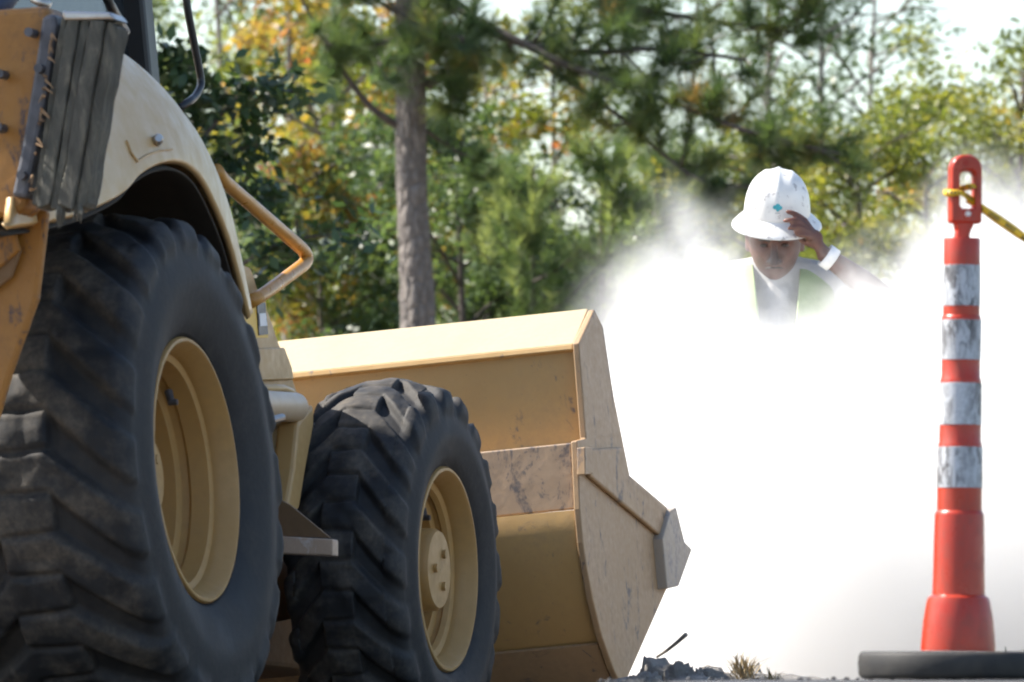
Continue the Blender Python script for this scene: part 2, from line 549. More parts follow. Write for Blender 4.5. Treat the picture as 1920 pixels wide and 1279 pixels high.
def tyre_mesh(name, R0, rim, width, nl, lug_h, bead_w, seg=560):
    hw = width / 2
    pts = [(rim + .013, -bead_w / 2 + .016), (rim + .018, -bead_w / 2 + .004)]
    n_s = 14
    for k in range(n_s + 1):               # sidewall from the bead out to the shoulder
        u = k / n_s
        r_ = rim + .016 + (R0 - .075 - rim - .016) * u
        y_ = -(bead_w / 2 + .006) - (hw + .012 - bead_w / 2) * math.sin(min(1, u * 1.25) * math.pi / 2) + .018 * max(0, u - .6) / .4 + .010 * (1 - min(1, u * 6))
        pts.append((r_, y_))
    ns = 9
    for k in range(1, ns + 1):             # rounded shoulder
        a = k / ns * math.pi / 2
        pts.append((R0 - .075 + .05 * math.sin(a), -hw + .045 * (1 - math.cos(a))))
    nt = 46
    y0 = pts[-1][1]; r0 = pts[-1][0]
    for k in range(1, nt + 1):
        v = -1 + k / nt
        pts.append((r0 + .025 * (1 - v * v), y0 * -v))
    half = np.array(pts)
    full = np.concatenate([half, (half * [1, -1])[::-1][1:]])
    d = np.gradient(full, axis=0)
    nrm = np.stack([d[:, 1], -d[:, 0]], 1); nrm /= np.linalg.norm(nrm, axis=1)[:, None]
    mid = len(full) // 2
    if nrm[mid, 0] < 0: nrm = -nrm
    m = len(full)
    th = np.linspace(0, 2 * np.pi, seg, endpoint=False)
    r_, y_ = full[:, 0], full[:, 1]
    vv = y_ / hw
    band = np.clip((r_ - (R0 - .095)) / .045, 0, 1)
    band = band * band * (3 - 2 * band)
    pitch_ = 2 * np.pi / nl
    H = np.zeros((seg, m))
    for side in (-1, 1):
        s = vv * side
        lug_in = np.clip((s + .30) / .05, 0, 1)
        a = np.clip(s - .24, 0, None)
        cth = .40 * a - .02 * np.clip(-s, 0, 1) + (0 if side > 0 else pitch_ / 2)
        wid = (.33 + .10 * np.clip(s, 0, 1)) * pitch_ / 2 * 1.5
        q = (th[:, None] - cth[None, :]) % pitch_
        q = np.minimum(q, pitch_ - q)
        e = np.clip((wid[None, :] - q) / .050 + .5, 0, 1)
        e = e * e * (3 - 2 * e)
        H = np.maximum(H, e * lug_in[None, :])
    H *= (band * (1 - .6 * np.clip((np.abs(vv) - .86) / .12, 0, 1)))[None, :]
    th2 = th[:, None]
    wob = np.array([[fbm(math.cos(a) * 9, math.sin(a) * 9, y * 16, 2) for y in y_[::4]] for a in th[::4]])
    ci, cj = np.arange(seg) / 4 % wob.shape[0], np.clip(np.arange(m) / 4, 0, wob.shape[1] - 1)
    i0_, j0_ = ci.astype(int), np.minimum(cj.astype(int), wob.shape[1] - 2)
    i1_ = (i0_ + 1) % wob.shape[0]
    fi, fj = (ci - i0_)[:, None], (cj - j0_)[None, :]
    wob = (wob[i0_][:, j0_] * (1 - fj) + wob[i0_][:, j0_ + 1] * fj) * (1 - fi) + (wob[i1_][:, j0_] * (1 - fj) + wob[i1_][:, j0_ + 1] * fj) * fi
    disp = H * lug_h * (1 + .22 * wob) + band[None, :] * .003 * wob
    rr = r_[None, :] + nrm[None, :, 0] * disp
    yy = y_[None, :] + nrm[None, :, 1] * disp
    V = np.stack([rr * np.cos(th2), yy, rr * np.sin(th2)], 2).reshape(-1, 3)
    i = np.arange(seg)[:, None]; k = np.arange(m - 1)[None, :]
    i2 = (i + 1) % seg
    Fq = np.stack([i * m + k, i * m + k + 1, i2 * m + k + 1, i2 * m + k], 2).reshape(-1, 4)
    return np_mesh(name, V, Fq, {'lug': H.ravel()})

def wheel(name, R0, rim, width, bead_w, nl, lug_h, dish, hub_r, hub_out, seed):
    """wheel whose outer side is at -y; origin at the middle of the tyre"""
    w = empty(name); w.parent = mach
    link('tyre', tyre_mesh('tyre', R0 - lug_h, rim, width, nl, lug_h, bead_w), M['rubber'], w, smooth=True)
    o = -bead_w / 2
    prof = [(rim + .021, o + .012), (rim + .022, o - .002), (rim + .017, o - .009), (rim + .010, o - .010), (rim + .004, o - .003), (rim - .001, o + .014), (rim - .012, o + .03),
            (rim - .014, o + .048), (rim - .030, o + .054), (rim - .036, o + dish * .40), (rim - .030, o + dish * .43), (rim - .034, o + dish * .50), (rim - .056, o + dish * .53), (rim - .060, o + dish * .72), (rim - .078, o + dish * .76), (rim - .080, o + dish * .94),
            (rim - .092, o + dish), (hub_r + .05, o + dish - .006), (hub_r * .6, o + dish - .01), (0.002, o + dish - .01)]
    prof = prof[::-1]
    MB().lathe(prof, 96).build('rim', M['rim'], w, angle=40)
    back = [(rim + .006, -o + .004), (rim + .018, -o + .008), (rim + .018, -o - .01), (rim - .01, -o - .02), (rim - .03, -o - .07), (rim - .04, o + dish + .02), (rim - .1, o + dish + .018), (.002, o + dish + .02)]
    MB().lathe(back, 64).build('rim_back', M['rim'], w, angle=40)
    hp = [(.002, hub_out - .003), (hub_r * .40, hub_out - .002), (hub_r * .93, hub_out), (hub_r, hub_out + .012), (hub_r * 1.02, hub_out + .06), (hub_r * 1.12, o + dish + .01)]
    MB().lathe(hp, 48).build('hub', M['rim'], w, angle=40)
    nb = 8
    mb_ = MB()
    bo = []
    for k in range(nb):
        a = 2 * math.pi * k / nb + .2
        rb_ = hub_r + .032
        c = (rb_ * math.cos(a), o + dish - .020, rb_ * math.sin(a))
        q = MB().tube([c, (c[0], c[1] + .03, c[2])], .011, 6)
        bo.append(q.build('wheel_nut', M['dark_steel'], w))
    for k in range(3):                       # cap screws on the hub face
        a = 2 * math.pi * k / 3 + 1.1
        c = (hub_r * .45 * math.cos(a), hub_out - .012, hub_r * .45 * math.sin(a))
        MB().tube([c, (c[0], c[1] + .02, c[2])], .012, 10).build('hub_screw', M['rim'], w)
    va = R(62)
    rv = rim - .048
    v0 = Vector((rv * math.cos(va), o + .10, rv * math.sin(va)))
    v1 = v0 + Vector((-.035 * math.cos(va), -.012, -.035 * math.sin(va)))
    MB().tube([v0, v1, v1 + Vector((0, -.016, 0))], [.011, .010, .008], 10).build('valve_stem', M['dark_steel'], w)
    return w

def copy_tree(o, parent=None):
    c = o.copy(); col.objects.link(c); c.parent = parent
    for ch in o.children:
        copy_tree(ch, c)
    return c

def loc_b(p):
    return Vector(p) - ROOT0
rw = wheel('rear_wheel', RR, .308, .52, .45, 20, .027, .25, .100, -.115, 1)
rw.location = loc_b((-.03, .238, 0))
rw.rotation_euler = (0, R(7), 0)
rl = copy_tree(rw, mach); rl.location = loc_b((0, 1.968, 0)); rl.rotation_euler = (0, R(3), R(180))
fw = wheel('front_wheel', FR, .258, .325, .290, 20, .022, .17, .112, -.128, 2)
fw.location = loc_b(FWC + Vector((0, .156, 0)))
fw.rotation_euler = (R(4.2), R(5), 0)
fl = copy_tree(fw, mach); fl.location = loc_b((FWC.x, 2.05, FWC.z - .16)); fl.rotation_euler = (R(4.2), R(11), R(180))

# fender: a shell lofted from the wheel-arch edge over its rounded shoulder
Epx = [(20, 420, -.03), (100, 408, -.03), (165, 390, -.03), (230, 358, -.03), (258, 328, -.03), (280, 311, -.03), (305, 300, -.03), (330, 297, -.028), (355, 305, -.02), (380, 330, -.005), (405, 378, .012), (430, 440, .03), (450, 510, .045), (470, 590, .055)]
Kpx = [(20, 25, .12), (70, 35, .12), (120, 45, .12), (165, 62, .12), (200, 80, .12), (230, 99, .12), (262, 123, .12), (295, 155, .118), (330, 198, .114), (365, 247, .11), (398, 308, .10), (426, 380, .092), (448, 466, .086), (474, 585, .075)]
E_ = [on(*p[:2], 1, p[2]) for p in Epx]
K_ = [on(*p[:2], 1, p[2]) for p in Kpx]
def resample(P, n):
    P = np.array(P); tt = np.linspace(0, len(P) - 1, n)
    k = np.clip(tt.astype(int), 0, len(P) - 2); u = (tt - k)[:, None]
    p0 = P[np.clip(k - 1, 0, None)]; p1 = P[k]; p2 = P[k + 1]; p3 = P[np.clip(k + 2, None, len(P) - 1)]
    return .5 * (2 * p1 + (p2 - p0) * u + (2 * p0 - 5 * p1 + 4 * p2 - p3) * u ** 2 + (3 * p1 - p0 - 3 * p2 + p3) * u ** 3)
ne = 60
Es, Ks = resample(E_, ne), resample(K_, ne)
fv, nvp = [], 0
for i in range(ne):
    e, k = Es[i], Ks[i]
    row = [e + np.array([0, .012, -.012]), e + np.array([0, 0, -.004])]
    for j in range(0, 15):
        v = j / 14
        w = .35 * v + .65 * (1 - math.cos(v * math.pi / 2))
        z = .45 * v + .55 * math.sin(v * math.pi / 2)
        row.append(np.array([e[0] + (k[0] - e[0]) * v, e[1] + (k[1] - e[1]) * w, e[2] + (k[2] - e[2]) * z]))
    for j, yy in enumerate((.18, .26, .36, .5, .62)):
        row.append(np.array([k[0], k[1] + yy - .1, k[2] - .01 - .035 * (j + 1)]))
    nvp = len(row)
    fv += row
ff = [(i * nvp + j, (i + 1) * nvp + j, (i + 1) * nvp + j + 1, i * nvp + j + 1) for i in range(ne - 1) for j in range(nvp - 1)]
b_ = BB(); b_.add(fv, ff)
fen = b_.build('fender', M['fender'], smooth=True)
so = fen.modifiers.new('thick', 'SOLIDIFY'); so.thickness = .018; so.offset = -1
# added dark sheet below the shell, its black stands for the wheel-well shade
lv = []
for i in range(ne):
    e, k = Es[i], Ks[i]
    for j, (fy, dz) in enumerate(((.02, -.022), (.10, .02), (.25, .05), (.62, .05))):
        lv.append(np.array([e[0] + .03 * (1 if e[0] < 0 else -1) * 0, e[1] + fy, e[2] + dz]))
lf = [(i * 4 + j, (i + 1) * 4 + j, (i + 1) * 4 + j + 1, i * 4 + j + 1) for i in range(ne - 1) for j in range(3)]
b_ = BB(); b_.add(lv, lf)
lin = b_.build('fender_shade_sheet', M['shade_dark'], smooth=True)
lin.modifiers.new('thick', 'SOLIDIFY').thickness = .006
# front apron of the fender (same painted-in shade, ahead of the tyre) and inner wheel-well wall
e = Es[-1]
BB().prism_x([(.10, e[2] - .02), (.62, e[2] - .02), (.62, .74), (.14, .66)], e[0] - .03, e[0] - .015).build('fender_apron', M['shade_dark'])
# raised panel seam and bolt on the fender
def on_fender(px, py):
    """nearest fender vertex to a pixel"""
    best, bp = 1e9, None
    for i in range(ne):
        for j in range(2, nvp):
            p = bw(fv[i * nvp + j]); d = p - Vector((0, 0, CAMZ))
            x = CX + FPX * d.x / d.y; y = HOR - FPX * d.z / d.y
            q = (x - px) ** 2 + (y - py) ** 2
            if q < best: best, bp = q, Vector(fv[i * nvp + j])
    return bp
seam = [on_fender(*p) for p in ((185, 228), (205, 240), (225, 258), (240, 275), (252, 292), (260, 303), (280, 300), (300, 290), (322, 284))]
BB().tube([p + Vector((-.003, -.002, .001)) for p in seam], .003, 6).build('fender_seam', M['paint'])
bp = on_fender(291, 265)
BB().tube([bp, bp + Vector((-.02, -.012, .003)), bp + Vector((-.026, -.015, .004))], [.014, .014, .009], 10).build('fender_bolt', M['steel'])

# cab with posts, roof, glass and floor
BB().box((.75, 1.1, 2.02), (1.75, 1.5, .10)).build('cab_roof', M['paint'], bevel=.03)
p0, p1 = on(285, 140, 1, .5), on(262, 0, 1, .5)
dirp = (p1 - p0)
for yy, nm in ((.5, 'cab_post'), (1.7, 'cab_post')):
    for x_off, sx in ((-.05, .085), (-1.22, .1)):
        a = p0 + Vector((x_off, yy - .5, -.6)) - dirp * 0
        c = Vector((a.x - .10, a.y, 2.0))
        mb_ = BB()
        q = [(a.x - sx / 2, a.z), (a.x + sx / 2, a.z), (c.x + sx / 2, c.z), (c.x - sx / 2, c.z)]
        mb_.prism(q, a.y - .04, a.y + .04)
        mb_.build(nm, M['black'], bevel=.012)
BB().box((.78, 1.1, .62), (1.3, 1.1, .16)).build('cab_floor', M['shade_dark'])
BB().box((.15, 1.1, 1.0), (.7, .55, .12)).box((-.15, 1.1, 1.3), (.12, .5, .6)).build('seat', M['black'], bevel=.03)
BB().prism([(.62, .7), (1.25, .7), (1.16, 1.95), (.25, 1.95), (.25, 1.2)], .515, .52).build('cab_side_glass', M['glass'])
# black grab rail beside the cab
g = [on(342, -60, 1, .42), on(352, 20, 1, .42), on(379, 158, 1, .42), on(366, 182, 1, .42), on(338, 202, 1, .42)]
BB().tube(arc_pts(g, .03), .0105, 10).build('grab_rail', M['black'], smooth=True)
g = [on(188, -30, 1, .35), on(205, 6, 1, .35), on(235, 60, 1, .4)]
BB().tube(g, .013, 8).build('cab_strut', M['black'], smooth=True)
# engine hood, radiator nose, loader tower
hood = [(1.15, 1.02), (1.2, .2), (3.0, .15), (3.02, .62), (2.7, .80), (1.5, 1.02)]
BB().prism([(1.2, .90), (1.2, .1), (2.75, .1), (2.95, .42), (2.6, .66), (1.5, .90)], .66, 1.54).build('engine_hood', M['paint'], bevel=.05)
BB().box((1.5, 1.1, -.16), (3.2, .84, .36)).build('chassis_frame', M['chassis'], bevel=.015)
# tower plate beside the hood: slanted front edge, crease and decal
tw = [on(*p, 1, .34) for p in ((400, 470), (472, 500), (486, 545), (507, 590), (524, 640), (560, 735), (552, 800), (430, 790))]
BB().prism([(p.x, p.z) for p in tw], .34, .46).build('loader_tower', M['paint'], bevel=.012)
tw2 = [on(*p, 1, .33) for p in ((400, 655), (531, 652), (545, 690), (548, 712), (400, 718))]
BB().prism([(p.x, p.z) for p in tw2], .325, .337).build('tower_panel', M['paint'], bevel=.004)
dq = [on(*p, 1, .336) for p in ((430, 592), (500, 566), (504, 633), (436, 634))]
dec = BB().prism([(dq[0].x, dq[1].z + .004), (dq[1].x, dq[1].z), (dq[2].x, dq[2].z), (dq[3].x, dq[3].z)], .3375, .3395).build('decal', plain('decal_yellow', (.72, .45, .05), .5, 0, .08))
db = [on(*p, 1, .336) for p in ((481, 569), (497, 567), (502, 627), (485, 629))]
BB().prism([(p.x, p.z) for p in db], .3345, .3372).build('decal_band', M['black'], dec)
dwh = [on(*p, 1, .336) for p in ((484, 588), (496, 587), (499, 611), (486, 612))]
BB().prism([(p.x, p.z) for p in dwh], .3325, .3342).build('decal_plate', plain('decal_white', (.72, .72, .74), .5, 0, .12, 60), dec)
# loader arm: bent tube over the axle with its upright
a0, a1 = on(380, 752, 1, .26), on(552, 764, 1, .26)
BB().tube([a0, a1], .040, 20).build('loader_arm_tube', mat_paint('arm_paint', (.58, .44, .30), (.4, .3, .2), .3, rough=.38), angle=40)
BB().tube([on(400, 724, 1, .27), on(532, 729, 1, .27), on(546, 735, 1, .27), on(556, 752, 1, .27)], .011, 8).build('arm_flange', M['fender'], smooth=True)
up = [on(*p, 1, .28) for p in ((532, 795), (562, 760), (563, 800), (548, 880), (536, 955), (520, 975), (510, 960), (524, 880))]
BB().prism([(p.x, p.z) for p in up], .24, .30).build('loader_arm_upright', M['paint'], bevel=.01)
up = [on(*p, 1, .38) for p in ((430, 790), (545, 790), (528, 960), (505, 1010), (430, 1010))]
BB().prism([(p.x, p.z) for p in up], .38, .42).build('side_plate', M['paint'], bevel=.006)
q = on(503, 790, 1, .22)
BB().tube([q, q + Vector((.06, -.02, .012))], .011, 10).build('grease_fitting', M['steel'])
# handrail
hr = [on(405, 318, 1, .30), on(418, 338, 1, .30), on(586, 484, 1, .30), on(497, 550, 1, .30), on(470, 566, 1, .31)]
BB().tube(arc_pts(hr, .11, 10), .0185, 14).build('handrail', M['handrail'], smooth=True)
# step with its gusset
s4 = [on(*p, 0, 1.0) for p in ((490, 1003), (624, 1011), (624, 1042), (490, 1037))]
stp = BB().prism_x([(p.y, p.z) for p in s4], 1.0, 1.05).build('step', mat_paint('step_paint', (.50, .36, .26), (.28, .2, .15), .5, (.62, .55, .5), .05, rough=.55, scale=3), bevel=.004)
gq = [on(*p, 0, 1.03) for p in ((505, 925), (545, 948), (618, 1008), (505, 1004))]
BB().prism_x([(p.y, p.z) for p in gq], 1.03, 1.045).build('step_gusset', M['chassis'], stp)
# rear frame, front axle, loader arms to the bucket
BB().box((-.55, 1.1, .1), (.5, 1.0, .6)).build('rear_frame', M['chassis'], bevel=.02)
BB().tube([(0, .4, 0), (0, 1.8, 0)], .13, 20).build('rear_axle', M['chassis'], angle=40)
BB().tube([(2.11, .30, -.14), (2.11, 1.85, -.30)], .085, 16).build('front_axle', M['chassis'], angle=40)
for yy in (.52, 1.62):
    BB().prism([(1.9, .48), (2.2, .52), (2.75, .12), (3.17, -.06), (3.2, -.16), (3.05, -.2), (2.66, .0)], yy, yy + .06).build('loader_arm', M['paint'], bevel=.01)
for yy in (.72, 1.46):
    BB().tube([(2.2, yy, .5), (2.85, yy, .34)], .04, 14).build('tilt_cylinder', M['dark_steel'], angle=40)
    BB().tube([(2.85, yy, .34), (3.2, yy, .26)], .022, 12).build('tilt_rod', M['steel'], angle=40)

# bucket
BY0, BY1 = -.10, 2.30
Bk = empty('bucket'); Bk.parent = mach
def sp_(px, py, y=BY0):
    p = on(px, py, 1, y); return (p.x, p.z)
back = [(3.39, .646), (3.216, .526)]
back_o = [(3.216, .526), (3.185, .40), (3.172, .245)]
shell = [(3.172, .245), (3.128, .20), (3.085, .055)]
curve = []
c0 = (3.52, -.02)
for k in range(1, 15):
    u = k / 14
    p = np.array([3.085, .055]) * (1 - u) ** 3 + 3 * u * (1 - u) ** 2 * np.array([3.065, -.10]) + 3 * u * u * (1 - u) * np.array([3.19, -.31]) + u ** 3 * np.array([3.41, -.44])
    curve.append(tuple(p))
floor_end = (3.96, -.146)
def sheet(line, th, y0, y1, name, mat, bevel=.004, angle=None):
    """bent plate of thickness th on the inner (forward/up) side of a profile line"""
    n = len(line)
    inn = []
    for i in range(n):
        a, b = np.array(line[max(0, i - 1)]), np.array(line[min(n - 1, i + 1)])
        d = (b - a) / np.linalg.norm(b - a)
        nn = np.array([-d[1], d[0]])
        inn.append(np.array(line[i]) + nn * th)
    v, f = [], []
    for P in (line, inn):
        for y in (y0, y1):
            v += [(p[0], y, p[1]) for p in P]
    for i in range(n - 1):
        f.append((i, i + 1, n + i + 1, n + i)[::-1])
        f.append((2 * n + i, 2 * n + i + 1, 3 * n + i + 1, 3 * n + i))
        f.append((i, i + 1, 2 * n + i + 1, 2 * n + i))
        f.append((n + i, n + i + 1, 3 * n + i + 1, 3 * n + i)[::-1])
    for e in (0, n - 1):
        f.append((e, n + e, 3 * n + e, 2 * n + e))
    o = BB().add(v, f).build(name, mat, Bk, bevel=bevel, angle=angle)
    bm = bmesh.new(); bm.from_mesh(o.data); bmesh.ops.recalc_face_normals(bm, faces=bm.faces); bm.to_mesh(o.data); bm.free()
    return o
sheet([(3.402, .652), (3.22, .538)], .02, BY0 + .022, BY1 - .022, 'spill_guard', M['bucket_sunlit'])
sheet([(3.222, .528), (3.228, .245)], .016, BY0 + .022, BY1 - .022, 'back_plate', M['bucket'])
sheet([(3.232, .254), (3.112, .247), (3.095, .058)], .016, BY0 + .022, BY1 - .022, 'wear_plate', M['wear_plate'])
sheet([(3.088, .055)] + curve + [(3.44, -.432), (3.96, -.146)], .016, BY0 + .022, BY1 - .022, 'curved_shell', M['bucket'], 0, 35)
sheet([(p[0] - .012, p[1] - .010) for p in curve[9:]] + [(3.425, -.449), (3.80, -.245)], .010, BY0 + .024, BY1 - .024, 'bottom_wear_plate', M['bucket_worn'], 0, 35)
BB().prism([(3.208, .536), (3.203, .519), (3.226, .513), (3.235, .530)], BY0 + .022, BY1 - .022).build('weld_bar', M['bucket'], Bk, bevel=.003)
side = [sp_(*p) for p in ((1115, 580), (1131, 612), (1151, 742), (1181, 891), (1258, 957), (1285, 1020), (1266, 1095), (1250, 1106), (1172, 1283))]
side += [(3.40, -.458), (3.295, -.39), (3.205, -.305), (3.135, -.20), (3.095, -.10), (3.08, -.04), (3.075, .055), (3.098, .25), (3.196, .262), (3.196, .535)]
for y0, y1 in ((BY0, BY0 + .02), (BY1 - .02, BY1)):
    BB().prism(side, y0, y1).build('side_plate', M['bucket_worn'], Bk, bevel=.004)
dbl = [sp_(*p, BY0 - .016) for p in ((1168, 838), (1179, 889), (1257, 958), (1282, 1020), (1266, 1096), (1254, 1100), (1238, 1003), (1108, 893), (1104, 842))] 
for y0, y1 in ((BY0 - .016, BY0 - .001), (BY1 + .001, BY1 + .016)):
    BB().prism(dbl, y0, y1).build('side_cutter', M['bucket_worn'], Bk, bevel=.006)
tab = [sp_(*p, BY0 - .026) for p in ((1097, 838), (1111, 838), (1113, 888), (1098, 890))]
BB().prism(tab, BY0 - .026, BY0 - .001).build('corner_tab', M['bucket_worn'], Bk, bevel=.003)
ce = [sp_(*p, BY0 - .03) for p in ((1258, 957), (1268, 951), (1284, 1016), (1298, 1030), (1273, 1099), (1252, 1104), (1243, 1010))]
BB().prism(ce, BY0 - .03, BY1 + .03).build('cutting_edge', mat_paint('edge_steel', (.36, .30, .24), (.2, .17, .14), .6, (.22, .2, .2), .08, rough=.45, scale=2), Bk, bevel=.004)

# stabiliser with street pad turned up behind the rear wheel
X0 = -1.3
def sx(px, py, x=X0): 
    p = on(px, py, 0, x); return (p.y, p.z)
st = empty('stabilizer'); st.parent = mach
BB().prism_x([sx(*p) for p in ((-60, 30), (10, 18), (95, 12), (108, 60), (78, 300), (52, 392), (20, 412), (-60, 412))], X0 - .02, X0 + .10).build('pad_mount', M['outrigger'], st, bevel=.015)
BB().prism_x([sx(*p, X0 - .05) for p in ((78, 30), (102, 24), (106, 48), (88, 170), (66, 290), (50, 372), (20, 368), (40, 270), (62, 140))], X0 - .05, X0 + .05).build('pad_strip', M['dark_steel'], st, bevel=.01)
# weathered pad block of a few uneven layers
TL, TR, BL, BR_ = np.array((110, 30)), np.array((220, 36)), np.array((56, 388)), np.array((158, 390))
cuts = [0, .13, .36, .52, .80, 1.0]
for k in range(len(cuts) - 1):
    u0_, u1_ = cuts[k] + .0015, cuts[k + 1] - .0015
    xo = [.012, .0, .005, -.003, .008][k]
    outl = []
    for m_ in range(13):
        v = m_ / 12
        outl.append(TL + (TR - TL) * u0_ + ((BL + (BR_ - BL) * u0_) - (TL + (TR - TL) * u0_)) * v + (rng.normal(0, 1.0), 0))
    outl[0] = outl[0] + (2, rng.uniform(0, 7)); outl[-1] = outl[-1] + (0, rng.uniform(-8, 6))
    o2 = []
    for m_ in range(12, -1, -1):
        v = m_ / 12
        o2.append(TL + (TR - TL) * u1_ + ((BL + (BR_ - BL) * u1_) - (TL + (TR - TL) * u1_)) * v + (rng.normal(0, 1.0), 0))
    o2[0] = o2[0] + (0, rng.uniform(-6, 8)); o2[-1] = o2[-1] + (-2, rng.uniform(0, 7) + (10 if k == 4 else 0))
    BB().prism_x([sx(*p, X0 - .06) for p in outl + o2], X0 - .06 + xo, X0 + .03).build('pad_layer', M['pad'], st, bevel=.004)
BB().prism_x([sx(*p, X0 - .06) for p in ((120, 44), (212, 46), (160, 380), (64, 380))], X0 - .042, X0 + .025).build('pad_core', M['pad'], st)
cap_q = [sx(*p, X0 - .07) for p in ((113, 20), (205, 22), (216, 36), (118, 38))]
BB().prism_x(cap_q, X0 - .065, X0 + .03).build('pad_cap', M['steel'], st, bevel=.006)
fr = MB()
fr = BB()
for k in range(16):
    px = rng.choice([rng.uniform(110, 160), 150, 118]); L = rng.uniform(10, 42)
    a = on(px, 384, 0, X0 - .05); b = on(px - rng.uniform(-4, 9), 388 + L, 0, X0 - .05)
    m_ = (a + b) / 2 + Vector((rng.uniform(-.01, .01), rng.uniform(-.006, .006), 0))
    fr.tube([a, m_, b], [.006, .0045, .001], 5)
tag(fr.build('frayed_strands', M['pad'], st), kind='stuff')
fr = BB()
for k in range(26):
    u = rng.uniform(.05, .95)
    px, py = 100 - 45 * u, 45 + 330 * u
    a = on(px, py, 0, X0 - .055); b = on(px + rng.uniform(-12, 16), py + rng.uniform(-8, 18), 0, X0 - .07)
    fr.tube([a, b], [.004, .001], 5)
tag(fr.build('splinters', plain('splinter_wood', (.24, .15, .08), .9), st), kind='stuff')
for px, py in ((60, 62), (45, 330), (78, 130), (5, 140), (2, 240)):
    p = on(px, py, 0, X0 - .05)
    BB().tube([p + Vector((-.025, 0, 0)), p + Vector((.02, 0, 0))], .011, 8).build('pad_bolt', M['dark_steel'], st)
BB().prism_x([sx(*p, -1.18) for p in ((-80, 390), (90, 392), (70, 560), (20, 700), (-6, 790), (-120, 790))], -1.18, -1.15).build('stabilizer_leg', M['outrigger'], st, bevel=.012)
BB().prism_x([sx(*p, -1.2) for p in ((-40, 470), (30, 430), (40, 470), (-40, 540))], -1.215, -1.195).build('stabilizer_rib', M['outrigger'], st, bevel=.006)
BB().prism_x([sx(*p, -1.2) for p in ((-30, 400), (14, 398), (40, 470), (22, 520), (-30, 560))], -1.204, -1.19).build('stabilizer_pocket', M['chassis'], st, bevel=.004)
BB().box((-.95, 1.1, .55), (.25, 1.3, .35)).build('stabilizer_frame', M['chassis'], st, bevel=.02)
BB().tube([(-1.0, 1.1, .5), (-1.0, 1.1, 1.2)], .16, 16).build('swing_post', M['outrigger'], angle=40)
BB().prism([(-1.1, .9), (-1.1, 1.3), (-1.6, 2.6), (-1.4, 2.7), (-.8, 1.5), (-.85, .9)], 1.0, 1.2).build('boom', M['paint'], bevel=.02)
BB().tube([on(-40, 60, 0, -1.1), on(22, -20, 0, -1.1)], .03, 12).build('hydraulic_hose', plain('hose_navy', (.02, .03, .07), .4), smooth=True)
BB().tube([on(62, -4, 0, -1.25), on(92, 12, 0, -1.25)], .012, 10).build('hydraulic_rod', M['steel'], smooth=True)

# ------------------------------------------------------------------ traffic channelizer
CY_ = 17.5
PM = FPX / CY_
cb = at(1796, 1265, CY_)
cone = empty('traffic_channelizer', (cb.x, cb.y, 0.0))
tag(cone, 'tall red orange channelizer post with scuffed white bands and loop handle on black base', 'traffic cone')
def mat_orange():
    t = NT('channelizer_plastic')
    f = t.noise(5, 5, .6); g = t.noise(45, 4, .7, t.coord((1, 1, .6)))
    c = t.ramp(f, [(.3, (.40, .028, .011)), (.7, (.47, .042, .017))])
    c = t.mix(t.ramp(g, [(.47, 0.0), (.68, .6)]), c, (.26, .055, .035))
    return t.bsdf(c, t.ramp(g, [(.3, .24), (.7, .45)]), bump=g, bstr=.1, bdist=.003)
def mat_band():
    t = NT('reflective_band')
    v = t.coord((1, 1, .35))
    f = t.noise(46, 6, .75, v, 1.0); g = t.noise(13, 4, .6, v); h = t.noise(150, 3, .6)
    c = t.ramp(h, [(.3, (.40, .42, .46)), (.7, (.55, .57, .60))])
    sc = t.math('MULTIPLY', t.ramp(f, [(.45, 0.0), (.53, 1.0)]), t.ramp(g, [(.40, .0), (.58, .95)]))
    c = t.mix(sc, c, (.07, .065, .07))
    return t.bsdf(c, .42, bump=f, bstr=.15, bdist=.002)
M['orange'] = mat_orange()
M['band'] = mat_band()
def zc(py): return (1265 - py) / PM
def rc(w): return w / PM
prof = [(rc(70), zc(1221)), (rc(70), zc(1212)), (rc(66), zc(1165)), (rc(60), zc(1130)), (rc(57), zc(1121)), (rc(49.5), zc(1116)), (rc(49), zc(1105)), (rc(46.5), zc(968)), (rc(45.5), zc(962)), (rc(42), zc(958)),
        (rc(42), zc(915)), (rc(41.6), zc(838)), (rc(41.4), zc(834)), (rc(39.5), zc(830)), (rc(39.2), zc(797)), (rc(39), zc(718)), (rc(38.8), zc(712)), (rc(36.8), zc(709)), (rc(36.6), zc(675)), (rc(37.5), zc(600)), (rc(37.2), zc(595)), (rc(35), zc(592)),
        (rc(35), zc(575)), (rc(34.6), zc(500)), (rc(34.4), zc(450)), (rc(33), zc(447)), (0.002, zc(446.5))]
tilt = R(.55)
body = MB().lathe(prof, 56, 'z').build('post', M['orange'], cone, angle=35)
body.rotation_euler = (0, tilt, 0)
for y0, y1, w0, w1 in ((915, 839, 42.0, 41.6), (797, 719, 39.2, 39.0), (675, 601, 36.6, 37.5), (574, 498, 35, 34.6)):
    o = MB().lathe([(rc(w0), zc(y0) - .0005), (rc(w0) + .0012, zc(y0)), (rc(w1) + .0012, zc(y1)), (rc(w1), zc(y1) + .0005)], 56, 'z').build('reflective_band', M['band'], cone, angle=35)
    o.rotation_euler = (0, tilt, 0)
